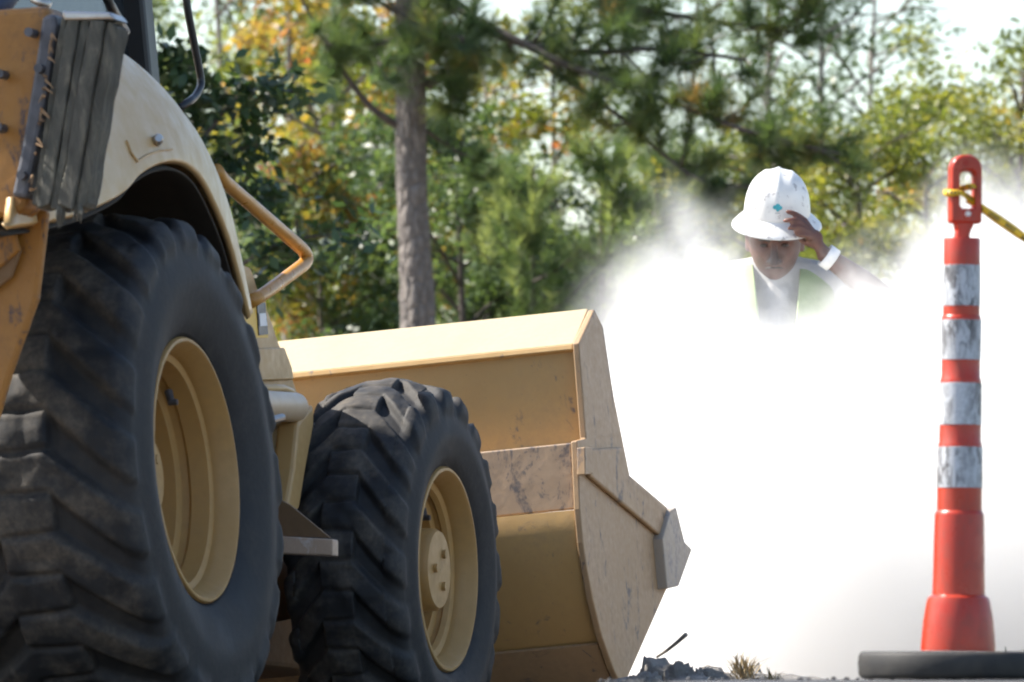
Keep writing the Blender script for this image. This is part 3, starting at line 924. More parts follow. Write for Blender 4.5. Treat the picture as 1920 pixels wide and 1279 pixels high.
# loop handle: outline with a window, extruded and bevelled
def hpt(px, py): return ((px - 1802) / PM, zc(py))
def ring_prism(outer, inner, y0, y1):
    """plate with a window; both loops have the same number of points"""
    n = len(outer)
    v = [(p[0], y, p[1]) for y in (y0, y1) for P in (outer, inner) for p in P]
    f = []
    for i in range(n):
        j = (i + 1) % n
        f += [(i, j, n + j, n + i), (2 * n + i, 3 * n + i, 3 * n + j, 2 * n + j), (i, 2 * n + i, 2 * n + j, j), (n + i, n + j, 3 * n + j, 3 * n + i)]
    return v, f
def rloop(x0, x1, y0, y1, rt, rb, n=8):
    pts = []
    for cx_, cy_, r_, a0 in ((x1 - rt, y0 + rt, rt, -90), (x1 - rb, y1 - rb, rb, 0), (x0 + rb, y1 - rb, rb, 90), (x0 + rt, y0 + rt, rt, 180)):
        for k in range(n + 1):
            a = R(a0 + 90 * k / n)
            pts.append(hpt(cx_ + r_ * math.cos(a), cy_ + r_ * math.sin(a)))
    return pts
hv, hf = ring_prism(rloop(1777, 1837, 291, 420, 27, 6), rloop(1794, 1824, 322, 392, 11, 9), -.017, .017)
hd = MB().add(hv, hf)
hd = hd.build('handle', M['orange'], cone, bevel=.006, seg=3, angle=40)
bm = bmesh.new(); bm.from_mesh(hd.data); bmesh.ops.recalc_face_normals(bm, faces=bm.faces); bm.to_mesh(hd.data); bm.free()
hd.rotation_euler = (0, tilt, R(14))
nk = MB().prism([hpt(1786, 416), hpt(1826, 414), hpt(1816, 436), hpt(1814, 449), hpt(1788, 449), hpt(1790, 434)], -.014, .014).build('handle_neck', M['orange'], hd, bevel=.004)
MB().tube([(hpt(1808, 402)[0], -.024, zc(402)), (hpt(1808, 402)[0], .024, zc(402))], .006, 12).build('handle_peg', plain('peg_white', (.7, .66, .62), .5), hd)
MB().tube([(hpt(1804, 306)[0], -.0185, zc(306)), (hpt(1804, 306)[0], -.015, zc(306))], .006, 12).build('handle_dimple', plain('dimple_red', (.42, .03, .015), .6), hd)
# rubber base
t = NT('base_rubber')
f_ = t.noise(16, 5, .6)
cc = t.ramp(f_, [(.35, (.012, .012, .013)), (.7, (.034, .031, .028))])
cc = t.mix(t.ramp(t.noise(5, 3, .5), [(.55, 0.0), (.7, .55)]), cc, (.16, .12, .08))
M['base'] = t.bsdf(cc, .7, bump=f_, bstr=.3, bdist=.004)
hb = zc(1220)
bp_ = [(rc(74), -.010), (.203, -.010), (.2105, -.007), (.214, .001), (.2155, hb * .45), (.214, hb - .012), (.2105, hb - .005), (.203, hb - .002), (rc(74), hb - .002), (rc(74), -.010)]
MB().lathe(bp_, 64, 'z').build('rubber_base', M['base'], cone, angle=50)

# caution tape tied to the handle
t = NT('caution_tape')
ua = t.n("ShaderNodeAttribute", attribute_name="along")
va_ = t.n("ShaderNodeAttribute", attribute_name="across")
s1 = t.math('FRACT', t.math('MULTIPLY', ua.outputs["Fac"], 22.0))
wv = t.noise(900, 2, .5)
blk = t.math('MULTIPLY', t.math('GREATER_THAN', s1, .38), t.math('LESS_THAN', t.math('ABSOLUTE', t.math('SUBTRACT', va_.outputs["Fac"], .5)), .26))
s2 = t.math('FRACT', t.math('MULTIPLY', ua.outputs["Fac"], 150.0))
blk = t.math('MULTIPLY', blk, t.math('GREATER_THAN', s2, .35))
cc = t.mix(blk, (.70, .42, .01), (.05, .04, .01))
M['tape'] = t.bsdf(cc, .38)
def ribbon(pts, w, tw, name, n_a=4):
    V, Fc, al, ac = [], [], [], []
    L = 0
    for i, p in enumerate(pts):
        d = (pts[min(i + 1, len(pts) - 1)] - pts[max(i - 1, 0)]).normalized()
        s = d.cross(Vector((0, 1, 0))).normalized()
        q = d.cross(s)
        a = tw(i / (len(pts) - 1))
        e = s * math.cos(a) + q * math.sin(a)
        if i: L += (p - pts[i - 1]).length
        fo = q * math.cos(a) - s * math.sin(a)
        for k in range(n_a + 1):
            u = k / n_a
            V.append(p + e * (u - .5) * w + fo * (.25 * w * (1 - (2 * u - 1) ** 2)))
            al.append(L); ac.append(u)
    for i in range(len(pts) - 1):
        for k in range(n_a):
            b = i * (n_a + 1) + k
            Fc.append((b, b + 1, b + n_a + 2, b + n_a + 1))
    return V, Fc, al, ac
ta, tb = at(1815, 372, CY_ + .02), at(1930, 452, CY_ - .05)
end = Vector((3.2, 16.9, .05))
line = []
for i in range(90):
    u = i / 89
    p = ta.lerp(tb, u * 3) if u < 1 / 3 else tb.lerp(end, (u - 1 / 3) * 1.5) - Vector((0, 0, .22 * math.sin((u - 1 / 3) * 1.5 * math.pi)))
    line.append(p)
V, Fc, al, ac = ribbon(line, .019, lambda u: .35 + .35 * math.sin(u * 23), 'tape')
b0 = len(V)
lp = [at(1830, 382, CY_ + .012), at(1812, 368, CY_ - .012), at(1800, 362, CY_ - .03), at(1786, 362, CY_ - .032), at(1778, 362, CY_ - .024), at(1775, 361, CY_), at(1779, 360, CY_ + .024), at(1792, 357, CY_ + .026), at(1808, 352, CY_ + .012), at(1822, 350, CY_ - .012), at(1826, 356, CY_ - .02)]
lpp = resample(lp, 50)
V2, F2, al2, ac2 = ribbon([Vector(p) for p in lpp], .015, lambda u: .2 + .5 * math.sin(u * 9), 'tape')
V += V2; Fc += [tuple(i + b0 for i in q) for q in F2]; al += al2; ac += ac2
tme = np_mesh('caution_tape', [v[:] for v in V], Fc, {'along': al, 'across': ac})
to = tag(link('caution_tape', tme, M['tape'], smooth=True), 'yellow and black caution tape knotted around the channelizer handle', 'caution tape')
to.modifiers.new('thick', 'SOLIDIFY').thickness = .0008

# ------------------------------------------------------------------ worker
PYW = 26.7
PZ = ground_z((1456 - CX) / FPX * PYW, PYW)
person = empty('person', ((1456 - CX) / FPX * PYW, PYW, PZ))
tag(person, 'worker in white full brim hard hat and vest touching the brim behind dust', 'person')
SC = FPX / PYW
def pl(px, py, y=0.0):
    """worker's own coordinates for a pixel at local depth y"""
    w = at(px, py, PYW + y)
    return Vector((w.x - person.location.x, y, w.z - PZ))

class Flesh(MB):
    def ell(self, c, s, rot=(0, 0, 0), nu=20, nv=14):
        m = Euler(rot).to_matrix()
        v, f = [], []
        for j in range(nv + 1):
            b = math.pi * j / nv
            for i in range(nu):
                a = 2 * math.pi * i / nu
                q = m @ Vector((s[0] * math.sin(b) * math.cos(a), s[1] * math.sin(b) * math.sin(a), s[2] * math.cos(b)))
                v.append(q + Vector(c))
        for j in range(nv):
            for i in range(nu):
                i2 = (i + 1) % nu
                f.append((j * nu + i, (j + 1) * nu + i, (j + 1) * nu + i2, j * nu + i2))
        return self.add(v, f)
    def limb(self, pts, rs, n=14):
        P = resample(pts, len(pts) * 5)
        Rr = np.interp(np.linspace(0, len(rs) - 1, len(P)), range(len(rs)), rs)
        self.tube([Vector(p) for p in P], list(Rr), n)
        self.ell(pts[0], (rs[0],) * 3, nu=12, nv=8)
        self.ell(pts[-1], (rs[-1],) * 3, nu=12, nv=8)
        return self
    def grow(self, name, mat, parent, voxel, smooth=6):
        o = self.build(name, mat, parent)
        r_ = o.modifiers.new('fuse', 'REMESH'); r_.mode = 'VOXEL'; r_.voxel_size = voxel; r_.use_smooth_shade = True
        s = o.modifiers.new('smooth', 'SMOOTH'); s.factor = .5; s.iterations = smooth
        return o

t = NT('skin')
f_ = t.noise(30, 4, .6)
cc = t.ramp(f_, [(.3, (.085, .034, .022)), (.7, (.135, .056, .037))])
HC = pl(1453, 452, -.02)                    # head centre (middle of the ears)
vd = t.n('ShaderNodeVectorMath', operation='DISTANCE')
t.l(t.coord(), vd.inputs[0]); vd.inputs[1].default_value = HC + Vector((0, -.125, -.075))
cc = t.mix(t.ramp(vd.outputs['Value'], [(.035, .75), (.062, 0.0)]), cc, (.028, .018, .015))
M['skin'] = t.bsdf(cc, .48, bump=f_, bstr=.08, bdist=.002)
M['skin'].node_tree.nodes['Principled BSDF'].inputs['Subsurface Weight'].default_value = .08

HC = pl(1453, 452, -.02)                    # head centre (middle of the ears)
hrot = Euler((R(20), 0, R(-3)))            # chin down
hm = hrot.to_matrix()
def hp_(x, y, z): return HC + hm @ (Vector((x, y, z)) * 1.09)
def head_pts():
    fl_ = Flesh()
    nu, nv = 56, 44
    v, f = [], []
    for j in range(nv + 1):
        b = math.pi * j / nv
        for i in range(nu):
            a = 2 * math.pi * i / nu
            x, y, z = math.sin(b) * math.cos(a), math.sin(b) * math.sin(a), math.cos(b)
            X, Y, Z = x * .078, y * .098, z * .122
            if z < 0:                         # jaw narrows, back of the skull tucks in
                X *= 1 - .16 * (-z) ** 1.8
                Y *= 1 - (.32 * (-z) if y > 0 else .02 * (-z))
                if y < 0: Y -= .014 * (-z) ** 1.2 * (-y)
            if y < 0:                         # flatter face
                Y *= .96 - .05 * (1 - abs(x))
                gz = lambda x0, z0, sx_, sz_: math.exp(-((X - x0) / sx_) ** 2 - ((Z - z0) / sz_) ** 2)
                Y -= .006 * gz(0, .032, .05, .012)
                Y += .011 * (gz(.031, .012, .015, .011) + gz(-.031, .012, .015, .011))
                Y -= .005 * (gz(.042, -.018, .018, .018) + gz(-.042, -.018, .018, .018))
                Y -= .007 * gz(0, -.068, .026, .012)
                Y += .004 * gz(0, -.067, .022, .0025)
                Y -= .012 * gz(0, -.102, .030, .018)
            v.append(hp_(X, Y, Z))
    for j in range(nv):
        for i in range(nu):
            i2 = (i + 1) % nu
            f.append((j * nu + i, (j + 1) * nu + i, (j + 1) * nu + i2, j * nu + i2))
    fl_.add(v, f)
    return fl_
bd = head_pts()
for k in range(9):                            # nose
    u = k / 8
    bd.ell(hp_(0, -.093 - .024 * u, .018 - .052 * u), (.010 + .008 * u, .011, .010), nu=12, nv=8)
for s in (-1, 1):
    bd.ell(hp_(s * .016, -.104, -.034), (.011, .011, .009), nu=12, nv=8)
    bd.ell(hp_(s * .081, .012, -.008), (.009, .020, .034), (R(20), 0, s * R(-16)), nu=14, nv=10)
    bd.ell(hp_(s * .081, .020, .012), (.012, .016, .016), nu=12, nv=8)
neckb = Vector((0, .05, 1.40))
bd.limb([hp_(0, .035, -.07), (HC + neckb) / 2 + Vector((0, .03, -.015)), neckb], [.060, .060, .066])
# torso, hips, legs
bd.limb([(0, .06, 1.36), (0, .05, 1.22), (0, .05, 1.05), (0, .05, .93)], [.10, .135, .125, .13])
for s in (-1, 1):
    bd.limb([(s * .06, .055, 1.385), (s * .175, .045, 1.37)], [.075, .065])
    bd.limb([(s * .085, .05, .93), (s * .10, .035, .50), (s * .11, .06, .09)], [.095, .060, .042])
    bd.limb([(s * .11, .07, .06), (s * .12, -.06, .035)], [.042, .036])
# right arm hangs, left arm lifts to the brim
bd.limb([(-.185, .045, 1.37), (-.265, .05, 1.10), (-.25, -.06, .87)], [.058, .045, .030])
bd.limb([(-.25, -.06, .87), (-.245, -.085, .79)], [.034, .034])
for k in range(4):
    x0 = -.262 + .014 * k
    bd.limb([(x0, -.075 - .012 * k, .80), (x0 + .004, -.09 - .012 * k, .755), (x0 + .012, -.08 - .012 * k, .715)], [.010, .009, .0075], 8)
bd.limb([(-.235, -.11, .84), (-.215, -.13, .80), (-.21, -.13, .77)], [.012, .010, .008], 8)
wr = pl(1546, 477, -.14)
elb = Vector((.35, -.10, 1.325))
bd.limb([(.185, .045, 1.37), (.27, -.02, 1.345), elb], [.058, .050, .042])
bd.limb([elb, elb.lerp(wr, .45), wr], [.043, .041, .027])
kn = [pl(1508, 413, -.158), pl(1511, 424, -.17), pl(1516, 435, -.172), pl(1523, 446, -.165)]
pm_ = pl(1528, 449, -.15)
for k_ in kn:
    bd.limb([wr.lerp(pm_, .35), pm_.lerp(k_, .5), k_], [.021, .0155, .0115], 10)
bd.ell(pl(1527, 447, -.150), (.030, .016, .030), (0, R(-35), 0), nu=14, nv=10)
fing = [[kn[0], pl(1496, 404, -.172), pl(1484, 399, -.178), pl(1476, 397, -.178)],
        [kn[1], pl(1496, 415, -.185), pl(1482, 413, -.190), pl(1472, 414, -.188)],
        [kn[2], pl(1500, 428, -.190), pl(1488, 427, -.192), pl(1480, 428, -.184)],
        [kn[3], pl(1508, 441, -.186), pl(1499, 441, -.188), pl(1493, 437, -.182)]]
for q in fing:
    bd.limb(q, [.0112, .0100, .0092, .0078], 10)
bd.limb([wr.lerp(pm_, .5), pl(1521, 458, -.13), pl(1506, 452, -.125), pl(1496, 442, -.125)], [.015, .0125, .011, .009], 10)
bd.grow('body', M['skin'], person, .0052, 4)

M['hair'] = plain('black_hair', (.018, .013, .011), .6)
for s in (-1, 1):
    hb_ = MB()
    hb_.tube([hp_(s * .012, -.1015, .030), hp_(s * .028, -.1005, .036), hp_(s * .048, -.090, .030)], [.0035, .0048, .0025], 8)
    hb_.build('eyebrow', M['hair'], person, smooth=True)
hb_ = MB()
for s in (-1, 1):
    hb_.tube([hp_(0, -.107, -.052), hp_(s * .014, -.105, -.051), hp_(s * .026, -.098, -.056)], [.0022, .0030, .0015], 8)
hb_.build('moustache', M['hair'], person, smooth=True)
M['eye'] = plain('eye_dark', (.05, .035, .03), .25)
for s in (-1, 1):
    o = Flesh().ell(hp_(s * .031, -.079, .010), (.0135, .012, .0055), nu=16, nv=10).build('eye', M['eye'], person, smooth=True)
# short hair below the hat
h_ = Flesh()
h_.ell(hp_(0, .022, .02), (.080, .092, .085))
h_.build('hair', M['hair'], person, smooth=True)

# clothing
t = NT('shirt_cloth')
f_ = t.noise(16, 4, .6)
M['shirt'] = t.bsdf(t.ramp(f_, [(.3, (.36, .355, .35)), (.7, (.46, .455, .45))]), .9, bump=f_, bstr=.5, bdist=.01)
sh_ = Flesh()
sh_.limb([(0, .06, 1.36), (0, .05, 1.22), (0, .05, 1.05), (0, .05, .92)], [.115, .150, .140, .142])
for s in (-1, 1):
    sh_.limb([(s * .05, .055, 1.388), (s * .18, .045, 1.372)], [.086, .076])
    sh_.limb([(s * .09, .06, 1.28), (s * .085, .05, .95)], [.11, .11])
sh_.limb([(-.185, .045, 1.37), (-.25, .05, 1.17)], [.072, .064])
sh_.limb([(.185, .045, 1.37), (.262, -.01, 1.348), (.30, -.05, 1.338)], [.072, .062, .056])
sh_.limb([(0, .035, 1.415), (0, .045, 1.38)], [.066, .085])
sh_.grow('shirt', M['shirt'], person, .009, 4)
t = NT('vest_cloth')
f_ = t.noise(25, 4, .6)
M['vest'] = t.bsdf(t.ramp(f_, [(.3, (.30, .38, .18)), (.7, (.38, .45, .24))]), .8, bump=f_, bstr=.4, bdist=.006)
M['silver'] = plain('silver_tape', (.62, .63, .65), .35, .3)
for s in (-1, 1):                             # vest fronts and backs hang from the shoulders
    v_ = []
    rows = []
    prof_ = [(-.135, .98), (-.138, 1.08), (-.136, 1.18), (-.122, 1.28), (-.085, 1.37), (-.03, 1.425), (.05, 1.462), (.11, 1.435), (.165, 1.36), (.19, 1.25), (.198, 1.10), (.19, .98)]
    for (y, z) in prof_:
        k = min(1, max(0, (z - .98) / .48))
        x0, x1 = .035 + .045 * k, .215 - .045 * k ** 2
        row = []
        for u in range(7):
            x = x0 + (x1 - x0) * u / 6
            dy = .055 * (x / .2) ** 2.5
            yy = y + dy if y < .05 else y - dy
            row.append((s * x, yy * 1.04, z - .25 * max(0, x - .10) * k))
        rows.append(row)
    V_ = [p for r_ in rows for p in r_]
    F_ = [(i * 7 + j, i * 7 + j + 1, (i + 1) * 7 + j + 1, (i + 1) * 7 + j) for i in range(len(rows) - 1) for j in range(6)]
    o = MB().add(V_, F_).build('vest_side', M['vest'], person, smooth=True)
    o.modifiers.new('sub', 'SUBSURF').levels = 2
    o.modifiers['sub'].render_levels = 2
    o.modifiers.new('thick', 'SOLIDIFY').thickness = .006
tr = Flesh()
tr.limb([(0, .05, .98), (0, .05, .90)], [.150, .150])
for s in (-1, 1):
    tr.limb([(s * .085, .05, .92), (s * .10, .035, .50), (s * .11, .06, .12)], [.115, .085, .072])
tr.grow('trousers', plain('work_trousers', (.05, .065, .11), .9, 0, .25, 20, .5), person, .012, 4)
for s in (-1, 1):
    bo = Flesh()
    bo.limb([(s * .11, .065, .17), (s * .11, .07, .06)], [.062, .060])
    bo.limb([(s * .11, .09, .05), (s * .12, -.03, .05), (s * .122, -.10, .042)], [.048, .050, .040])
    bo.grow('boot', plain('boot_leather', (.10, .065, .04), .7), person, .009, 4)
# wrist band
dw = (elb - wr).normalized()
MB().tube([wr + dw * .002, wr + dw * .036], .034, 20, cap=False).build('wrist_band', plain('band_white', (.78, .77, .75), .7), person, smooth=True).modifiers.new('thick', 'SOLIDIFY').thickness = .006

# hard hat with ridge, brim, emblem
t = NT('hat_plastic')
f_ = t.noise(9, 5, .6); g_ = t.noise(38, 5, .7)
cc = t.mix(t.ramp(f_, [(.45, 0.0), (.75, .35)]), (.66, .655, .64), (.50, .485, .46))
cc = t.mix(t.ramp(g_, [(.575, 0.0), (.63, .65)]), cc, (.20, .18, .19))
M['hat'] = t.bsdf(cc, .38, bump=g_, bstr=.06, bdist=.002)
hat = empty('hard_hat'); hat.parent = person
hat.location = pl(1457, 401, -.02)
hat.rotation_euler = (R(19), R(2), R(-2))
nu, nv = 72, 26
V_, F_ = [], []
for j in range(nv + 1):
    b = j / nv * math.pi / 2
    for i in range(nu):
        a = 2 * math.pi * i / nu
        r0_ = math.sin(b) ** .72
        x, y, z = .109 * r0_ * math.cos(a), .124 * r0_ * math.sin(a), .146 * math.cos(b) ** .92
        rd = math.exp(-(x / .010) ** 2) * .006 * min(1, math.cos(b) * 3)
        rd += (math.exp(-((abs(x) - .045) / .009) ** 2)) * .003 * min(1, math.cos(b) * 2)
        V_.append((x, y * (1 + rd * 3), z + rd))
for j in range(nv):
    for i in range(nu):
        i2 = (i + 1) % nu
        F_.append((j * nu + i, (j + 1) * nu + i, (j + 1) * nu + i2, j * nu + i2))
sh2 = MB().add(V_, F_).build('shell', M['hat'], hat, smooth=True)
sh2.modifiers.new('thick', 'SOLIDIFY').thickness = .003
V_, F_ = [], []
prb = [(1.0, .004), (1.05, -.002), (1.14, -.010), (1.24, -.020), (1.33, -.030), (1.375, -.035), (1.385, -.040), (1.37, -.041), (1.22, -.025), (1.0, -.004)]
for i in range(nu):
    a = 2 * math.pi * i / nu
    ext = 1 + .05 * max(0, -math.sin(a))
    for q, z in prb:
        k = 1 + (q - 1) * ext
        V_.append((.107 * k * math.cos(a), .124 * k * math.sin(a), z))
m_ = len(prb)
for i in range(nu):
    i2 = (i + 1) % nu
    for k in range(m_ - 1):
        F_.append((i * m_ + k, i * m_ + k + 1, i2 * m_ + k + 1, i2 * m_ + k))
MB().add(V_, F_).build('brim', M['hat'], hat, smooth=True)
# teal emblem on the front of the shell, a small three-lobed mark over a grey line
def hat_front(x, z):
    cb_ = min(1, (z / .146)) ** (1 / .92)
    b = math.acos(cb_); r0_ = math.sin(b) ** .72
    ca = max(-1, min(1, x / (.109 * r0_)))
    return Vector((x, -.124 * r0_ * math.sqrt(1 - ca * ca) * 1.02 - .0012, z))
em = MB()
for ox, oz, rr_ in ((-.0085, .004, .0065), (.001, .009, .0075), (.0095, .003, .0065), (.001, -.003, .006)):
    c_ = len(em.v)
    ring = [hat_front(ox + .001 + rr_ * math.cos(2 * math.pi * k / 14), .052 + oz + rr_ * math.sin(2 * math.pi * k / 14)) for k in range(14)]
    em.add(ring, [tuple(range(13, -1, -1))])
    em.v[c_:] = [(p[0], p[1] - .0004 * (ox > 0), p[2]) for p in em.v[c_:]]
em.build('emblem', plain('emblem_teal', (.03, .30, .36), .5), hat)
em = MB()
em.add([hat_front(x, z) for x, z in ((-.006, .036), (.010, .036), (.010, .039), (-.006, .039))], [(0, 1, 2, 3)])
em.build('emblem_line', plain('emblem_grey', (.35, .36, .38), .5), hat)

# ------------------------------------------------------------------ spoil by the bucket
t = NT('clod_soil')
b_ = t.noise(20, 6, .7)
M['clod'] = t.bsdf(t.ramp(b_, [(.3, (.13, .125, .12)), (.7, (.28, .26, .235))]), .95, bump=b_, bstr=1.0, bdist=.02)
def clod(px, py_top, Y, r_, sq, label, seed):
    p = at(px, py_top, Y)
    gz_ = ground_z(p.x, p.y)
    bm = bmesh.new(); bmesh.ops.create_icosphere(bm, subdivisions=5, radius=1)
    for v in bm.verts:
        n_ = v.co.copy()
        k = 1 + .26 * fbm(n_.x + seed, n_.y, n_.z, 5, 1.5) + .10 * abs(fbm(n_.x, n_.y + seed, n_.z, 3, 5))
        bx_ = lambda c: math.copysign(abs(c) ** .55, c)
        v.co = Vector((bx_(n_.x) * r_ * k, bx_(n_.y) * r_ * k, bx_(n_.z) * sq * k))
    me = bpy.data.meshes.new('dirt_clod'); bm.to_mesh(me); bm.free()
    o = link('dirt_clod', me, M['clod'], smooth=True)
    mz = max(v.co.z for v in me.vertices)
    o.location = (p.x, p.y, p.z - mz)
    tag(o, label, 'dirt clod', 'clods of spoil between bucket and channelizer')
    return o
clod(1236, 1229, 21.6, .060, .16, 'big blocky grey clod beside the bucket, under the twig', 3)
clod(1276, 1238, 21.5, .042, .14, 'upright grey clod just beyond the twig clod, second from the bucket', 11)
clod(1302, 1260, 21.4, .040, .10, 'low grey clod in the dip between two higher ones', 17)
clod(1342, 1246, 21.5, .060, .14, 'rounded pale grey clod beside the dry grass', 23)
clod(1396, 1243, 21.8, .058, .14, 'dark grey clod under the dry grass tuft', 31)
clod(1206, 1258, 21.2, .05, .12, 'small low clod against the bottom corner of the bucket', 41)
clod(1440, 1268, 21.6, .06, .10, 'low flat clod at the end of the spoil nearest the channelizer', 47)
# mound that carries them
mx = at(1290, 1279, 21.6)
bm = bmesh.new(); bmesh.ops.create_grid(bm, x_segments=70, y_segments=50, size=1)
for v in bm.verts:
    x, y = v.co.x * .75, v.co.y * .9
    k = max(0, 1 - (v.co.x ** 2 + v.co.y ** 2))
    X_, Y_ = mx.x + .06 + x, mx.y + y
    v.co = Vector((X_, Y_, ground_z(X_, Y_) - .01 + .12 * k ** .8 + .045 * k * fbm(X_, Y_, 2, 4, 5)))
me = bpy.data.meshes.new('dirt_mound'); bm.to_mesh(me); bm.free()
tag(link('dirt_mound', me, M['clod'], smooth=True), kind='structure')
# twig
tg = [at(1232, 1232, 21.6), at(1250, 1220, 21.55), at(1268, 1206, 21.5), at(1286, 1190, 21.45)]
tag(MB().tube(tg, [.0035, .0045, .005, .0062], 8).build('twig', M['grey_bark'], smooth=True), 'short bare twig sticking up out of the clods beside the bucket', 'twig')
# dry grass
t = NT('dry_grass')
f_ = t.noise(40, 3, .6)
M['dry'] = t.bsdf(t.ramp(f_, [(.3, (.20, .14, .07)), (.7, (.40, .31, .17))]), .8)
def tuft(px, py, Y, n, hgt, label, lean=0.0, mat=None):
    p = at(px, py, Y)
    V_, F_ = [], []
    for k in range(n):
        a = rng.uniform(0, 6.28); L = hgt * rng.uniform(.4, 1.1)
        b = Vector((p.x + rng.normal(0, .012), p.y + rng.normal(0, .02), p.z - .03))
        d = Vector((math.cos(a) * .7 + lean, math.sin(a) * .5, rng.uniform(.5, 1.3))).normalized()
        w = Vector((-d.y, d.x, 0)).normalized() * .0022
        m1 = b + d * L * .6; m2 = b + d * L + Vector((d.x * L * .35, 0, -L * .25 * rng.uniform(0, 1)))
        i = len(V_)
        V_ += [b - w, b + w, m1 + w * .8, m1 - w * .8, m2]
        F_ += [(i, i + 1, i + 2, i + 3), (i + 3, i + 2, i + 4)]
    o = MB().add(V_, F_).build('grass_tuft', mat or M['dry'])
    return tag(o, label, 'grass tuft', 'dry grass tufts on the spoil')
tuft(1400, 1252, 21.5, 80, .085, 'straw coloured dry grass tuft on the dark clod', -.1)
tuft(1388, 1240, 21.6, 34, .08, 'thin dry grass wisps leaning over the clods', -.5)
tuft(1446, 1268, 21.3, 44, .065, 'small dry grass tuft lowest, nearer the black rubber base', .1)
tuft(1892, 1216, 19.0, 14, .045, 'tiny dark weed behind the black rubber base', 0, M['leaf_dark'])

# ------------------------------------------------------------------ trees
def leaf_mesh(name, P, N_, size, tint, aspect=.5, droop=.25):
    """leaves: folded diamonds at points P with size and tint arrays"""
    n = len(P)
    d = rng.normal(size=(n, 3)); d[:, 2] = d[:, 2] * .6 - droop
    d /= np.linalg.norm(d, axis=1)[:, None]
    s = np.cross(d, rng.normal(size=(n, 3)) + [0, 0, 1.2]); s /= np.linalg.norm(s, axis=1)[:, None]
    q = np.cross(d, s)
    L = size[:, None]; W = L * aspect
    v0 = P; v1 = P + d * L * .45 + s * W * .5 + q * W * .14; v2 = P + d * L; v3 = P + d * L * .45 - s * W * .5 + q * W * .14
    V = np.stack([v0, v1, v2, v3], 1).reshape(-1, 3)
    Fq = np.arange(4 * n).reshape(n, 4)
    return np_mesh(name, V, Fq, {'tint': np.repeat(np.clip(tint, 0, 1), 4)})

def needle_mesh(name, A, D, per, length, width, tint, spread=1.0, shoot=.12):
    """tufts of needles: shoots at A pointing along D"""
    n = len(A); N = n * per
    a = np.repeat(A, per, 0); d = np.repeat(D, per, 0)
    r_ = rng.normal(size=(N, 3)); r_ -= d * (r_ * d).sum(1)[:, None]; r_ /= np.linalg.norm(r_, axis=1)[:, None]
    t_ = rng.uniform(0, 1, N)[:, None]
    base = a + d * (t_ - .7) * shoot
    fwd = rng.uniform(.15, 1.1, N)[:, None] * (1 + t_ * .8)
    dr = d * fwd + r_ * spread; dr[:, 2] -= .12; dr /= np.linalg.norm(dr, axis=1)[:, None]
    L = length * rng.uniform(.7, 1.15, N)[:, None]
    w = np.cross(dr, rng.normal(size=(N, 3))); w /= np.linalg.norm(w, axis=1)[:, None]
    V = np.stack([base - w * width * .5, base + w * width * .5, base + dr * L], 1).reshape(-1, 3)
    tn = np.clip(np.repeat(tint, per) + rng.normal(0, .07, N) + .12 * (t_[:, 0] - .5), 0, 1)
    return np_mesh(name, V, np.arange(3 * N).reshape(N, 3), {'tint': np.repeat(tn, 3)})

def proto_tree(kind, seed, height, rad, n_limb, clumps, per, leaf, mat, bark, low=.12, tint_c=.45, tint_v=.2, gap=.0, trunk_r=.05, csize=.22, aspect=.5):
    rg = np.random.default_rng(seed)
    wood = MB()
    bend = rg.normal(0, .12, 2)
    tr_ = [Vector((bend[0] * math.sin(u * 2.5) , bend[1] * math.sin(u * 3.1), height * u)) for u in np.linspace(0, .95, 9)]
    wood.tube([tr_[0] - Vector((0, 0, .3))] + tr_, [trunk_r * 1.35] + [trunk_r * (1 - .85 * u) + .005 for u in np.linspace(0, 1, 9)], 8)
    P, S, T = [], [], []
    ends = []
    for k in range(n_limb):
        u = low + (1 - low) * (k + rg.uniform(0, 1)) / n_limb
        b = tr_[min(8, int(u * 8))].lerp(tr_[min(8, int(u * 8) + 1)], (u * 8) % 1)
        a = rg.uniform(0, 6.28)
        ext = rad * rg.uniform(.55, 1.1) * (1 - .5 * max(0, u - .55) / .45) * (.75 + .25 * min(1, u * 3))
        e = b + Vector((math.cos(a) * ext, math.sin(a) * ext, ext * rg.uniform(.15, .7)))
        m_ = b.lerp(e, .5) + Vector((0, 0, ext * .1))
        wood.tube([b, m_, e], [trunk_r * .4 * (1 - .6 * u) + .004, trunk_r * .25 + .003, .003], 5)
        ends.append((b, m_, e))
    for k in range(clumps):
        b, m_, e = ends[rg.integers(len(ends))]
        w = rg.uniform(.35, 1.08)
        c = (b.lerp(m_, w * 2) if w < .5 else m_.lerp(e, w * 2 - 1)) + Vector(rg.normal(0, csize * .55, 3))
        n = int(per * rg.uniform(.5, 1.4))
        pts = rg.normal(0, 1, (n, 3)); pts /= np.linalg.norm(pts, axis=1)[:, None]
        pts *= (rg.uniform(0, 1, (n, 1)) ** .5) * csize * rg.uniform(.6, 1.25)
        pts[:, 2] *= .7
        tc = tint_c + rg.normal(0, tint_v)
        P.append(pts + np.array(c)); S.append(leaf * rg.uniform(.6, 1.3, n)); T.append(tc + rg.normal(0, .08, n))
    P, S, T = np.concatenate(P), np.concatenate(S), np.concatenate(T)
    ok = P[:, 2] > .05
    P, S, T = P[ok], S[ok], T[ok]
    wm = bpy.data.meshes.new('trunk'); wm.from_pydata(wood.v, [], wood.f); wm.update(); wm.materials.append(bark)
    wm.polygons.foreach_set("use_smooth", [True] * len(wm.polygons))
    cm = leaf_mesh('crown', P, None, S, T, aspect); cm.materials.append(mat)
    return wm, cm

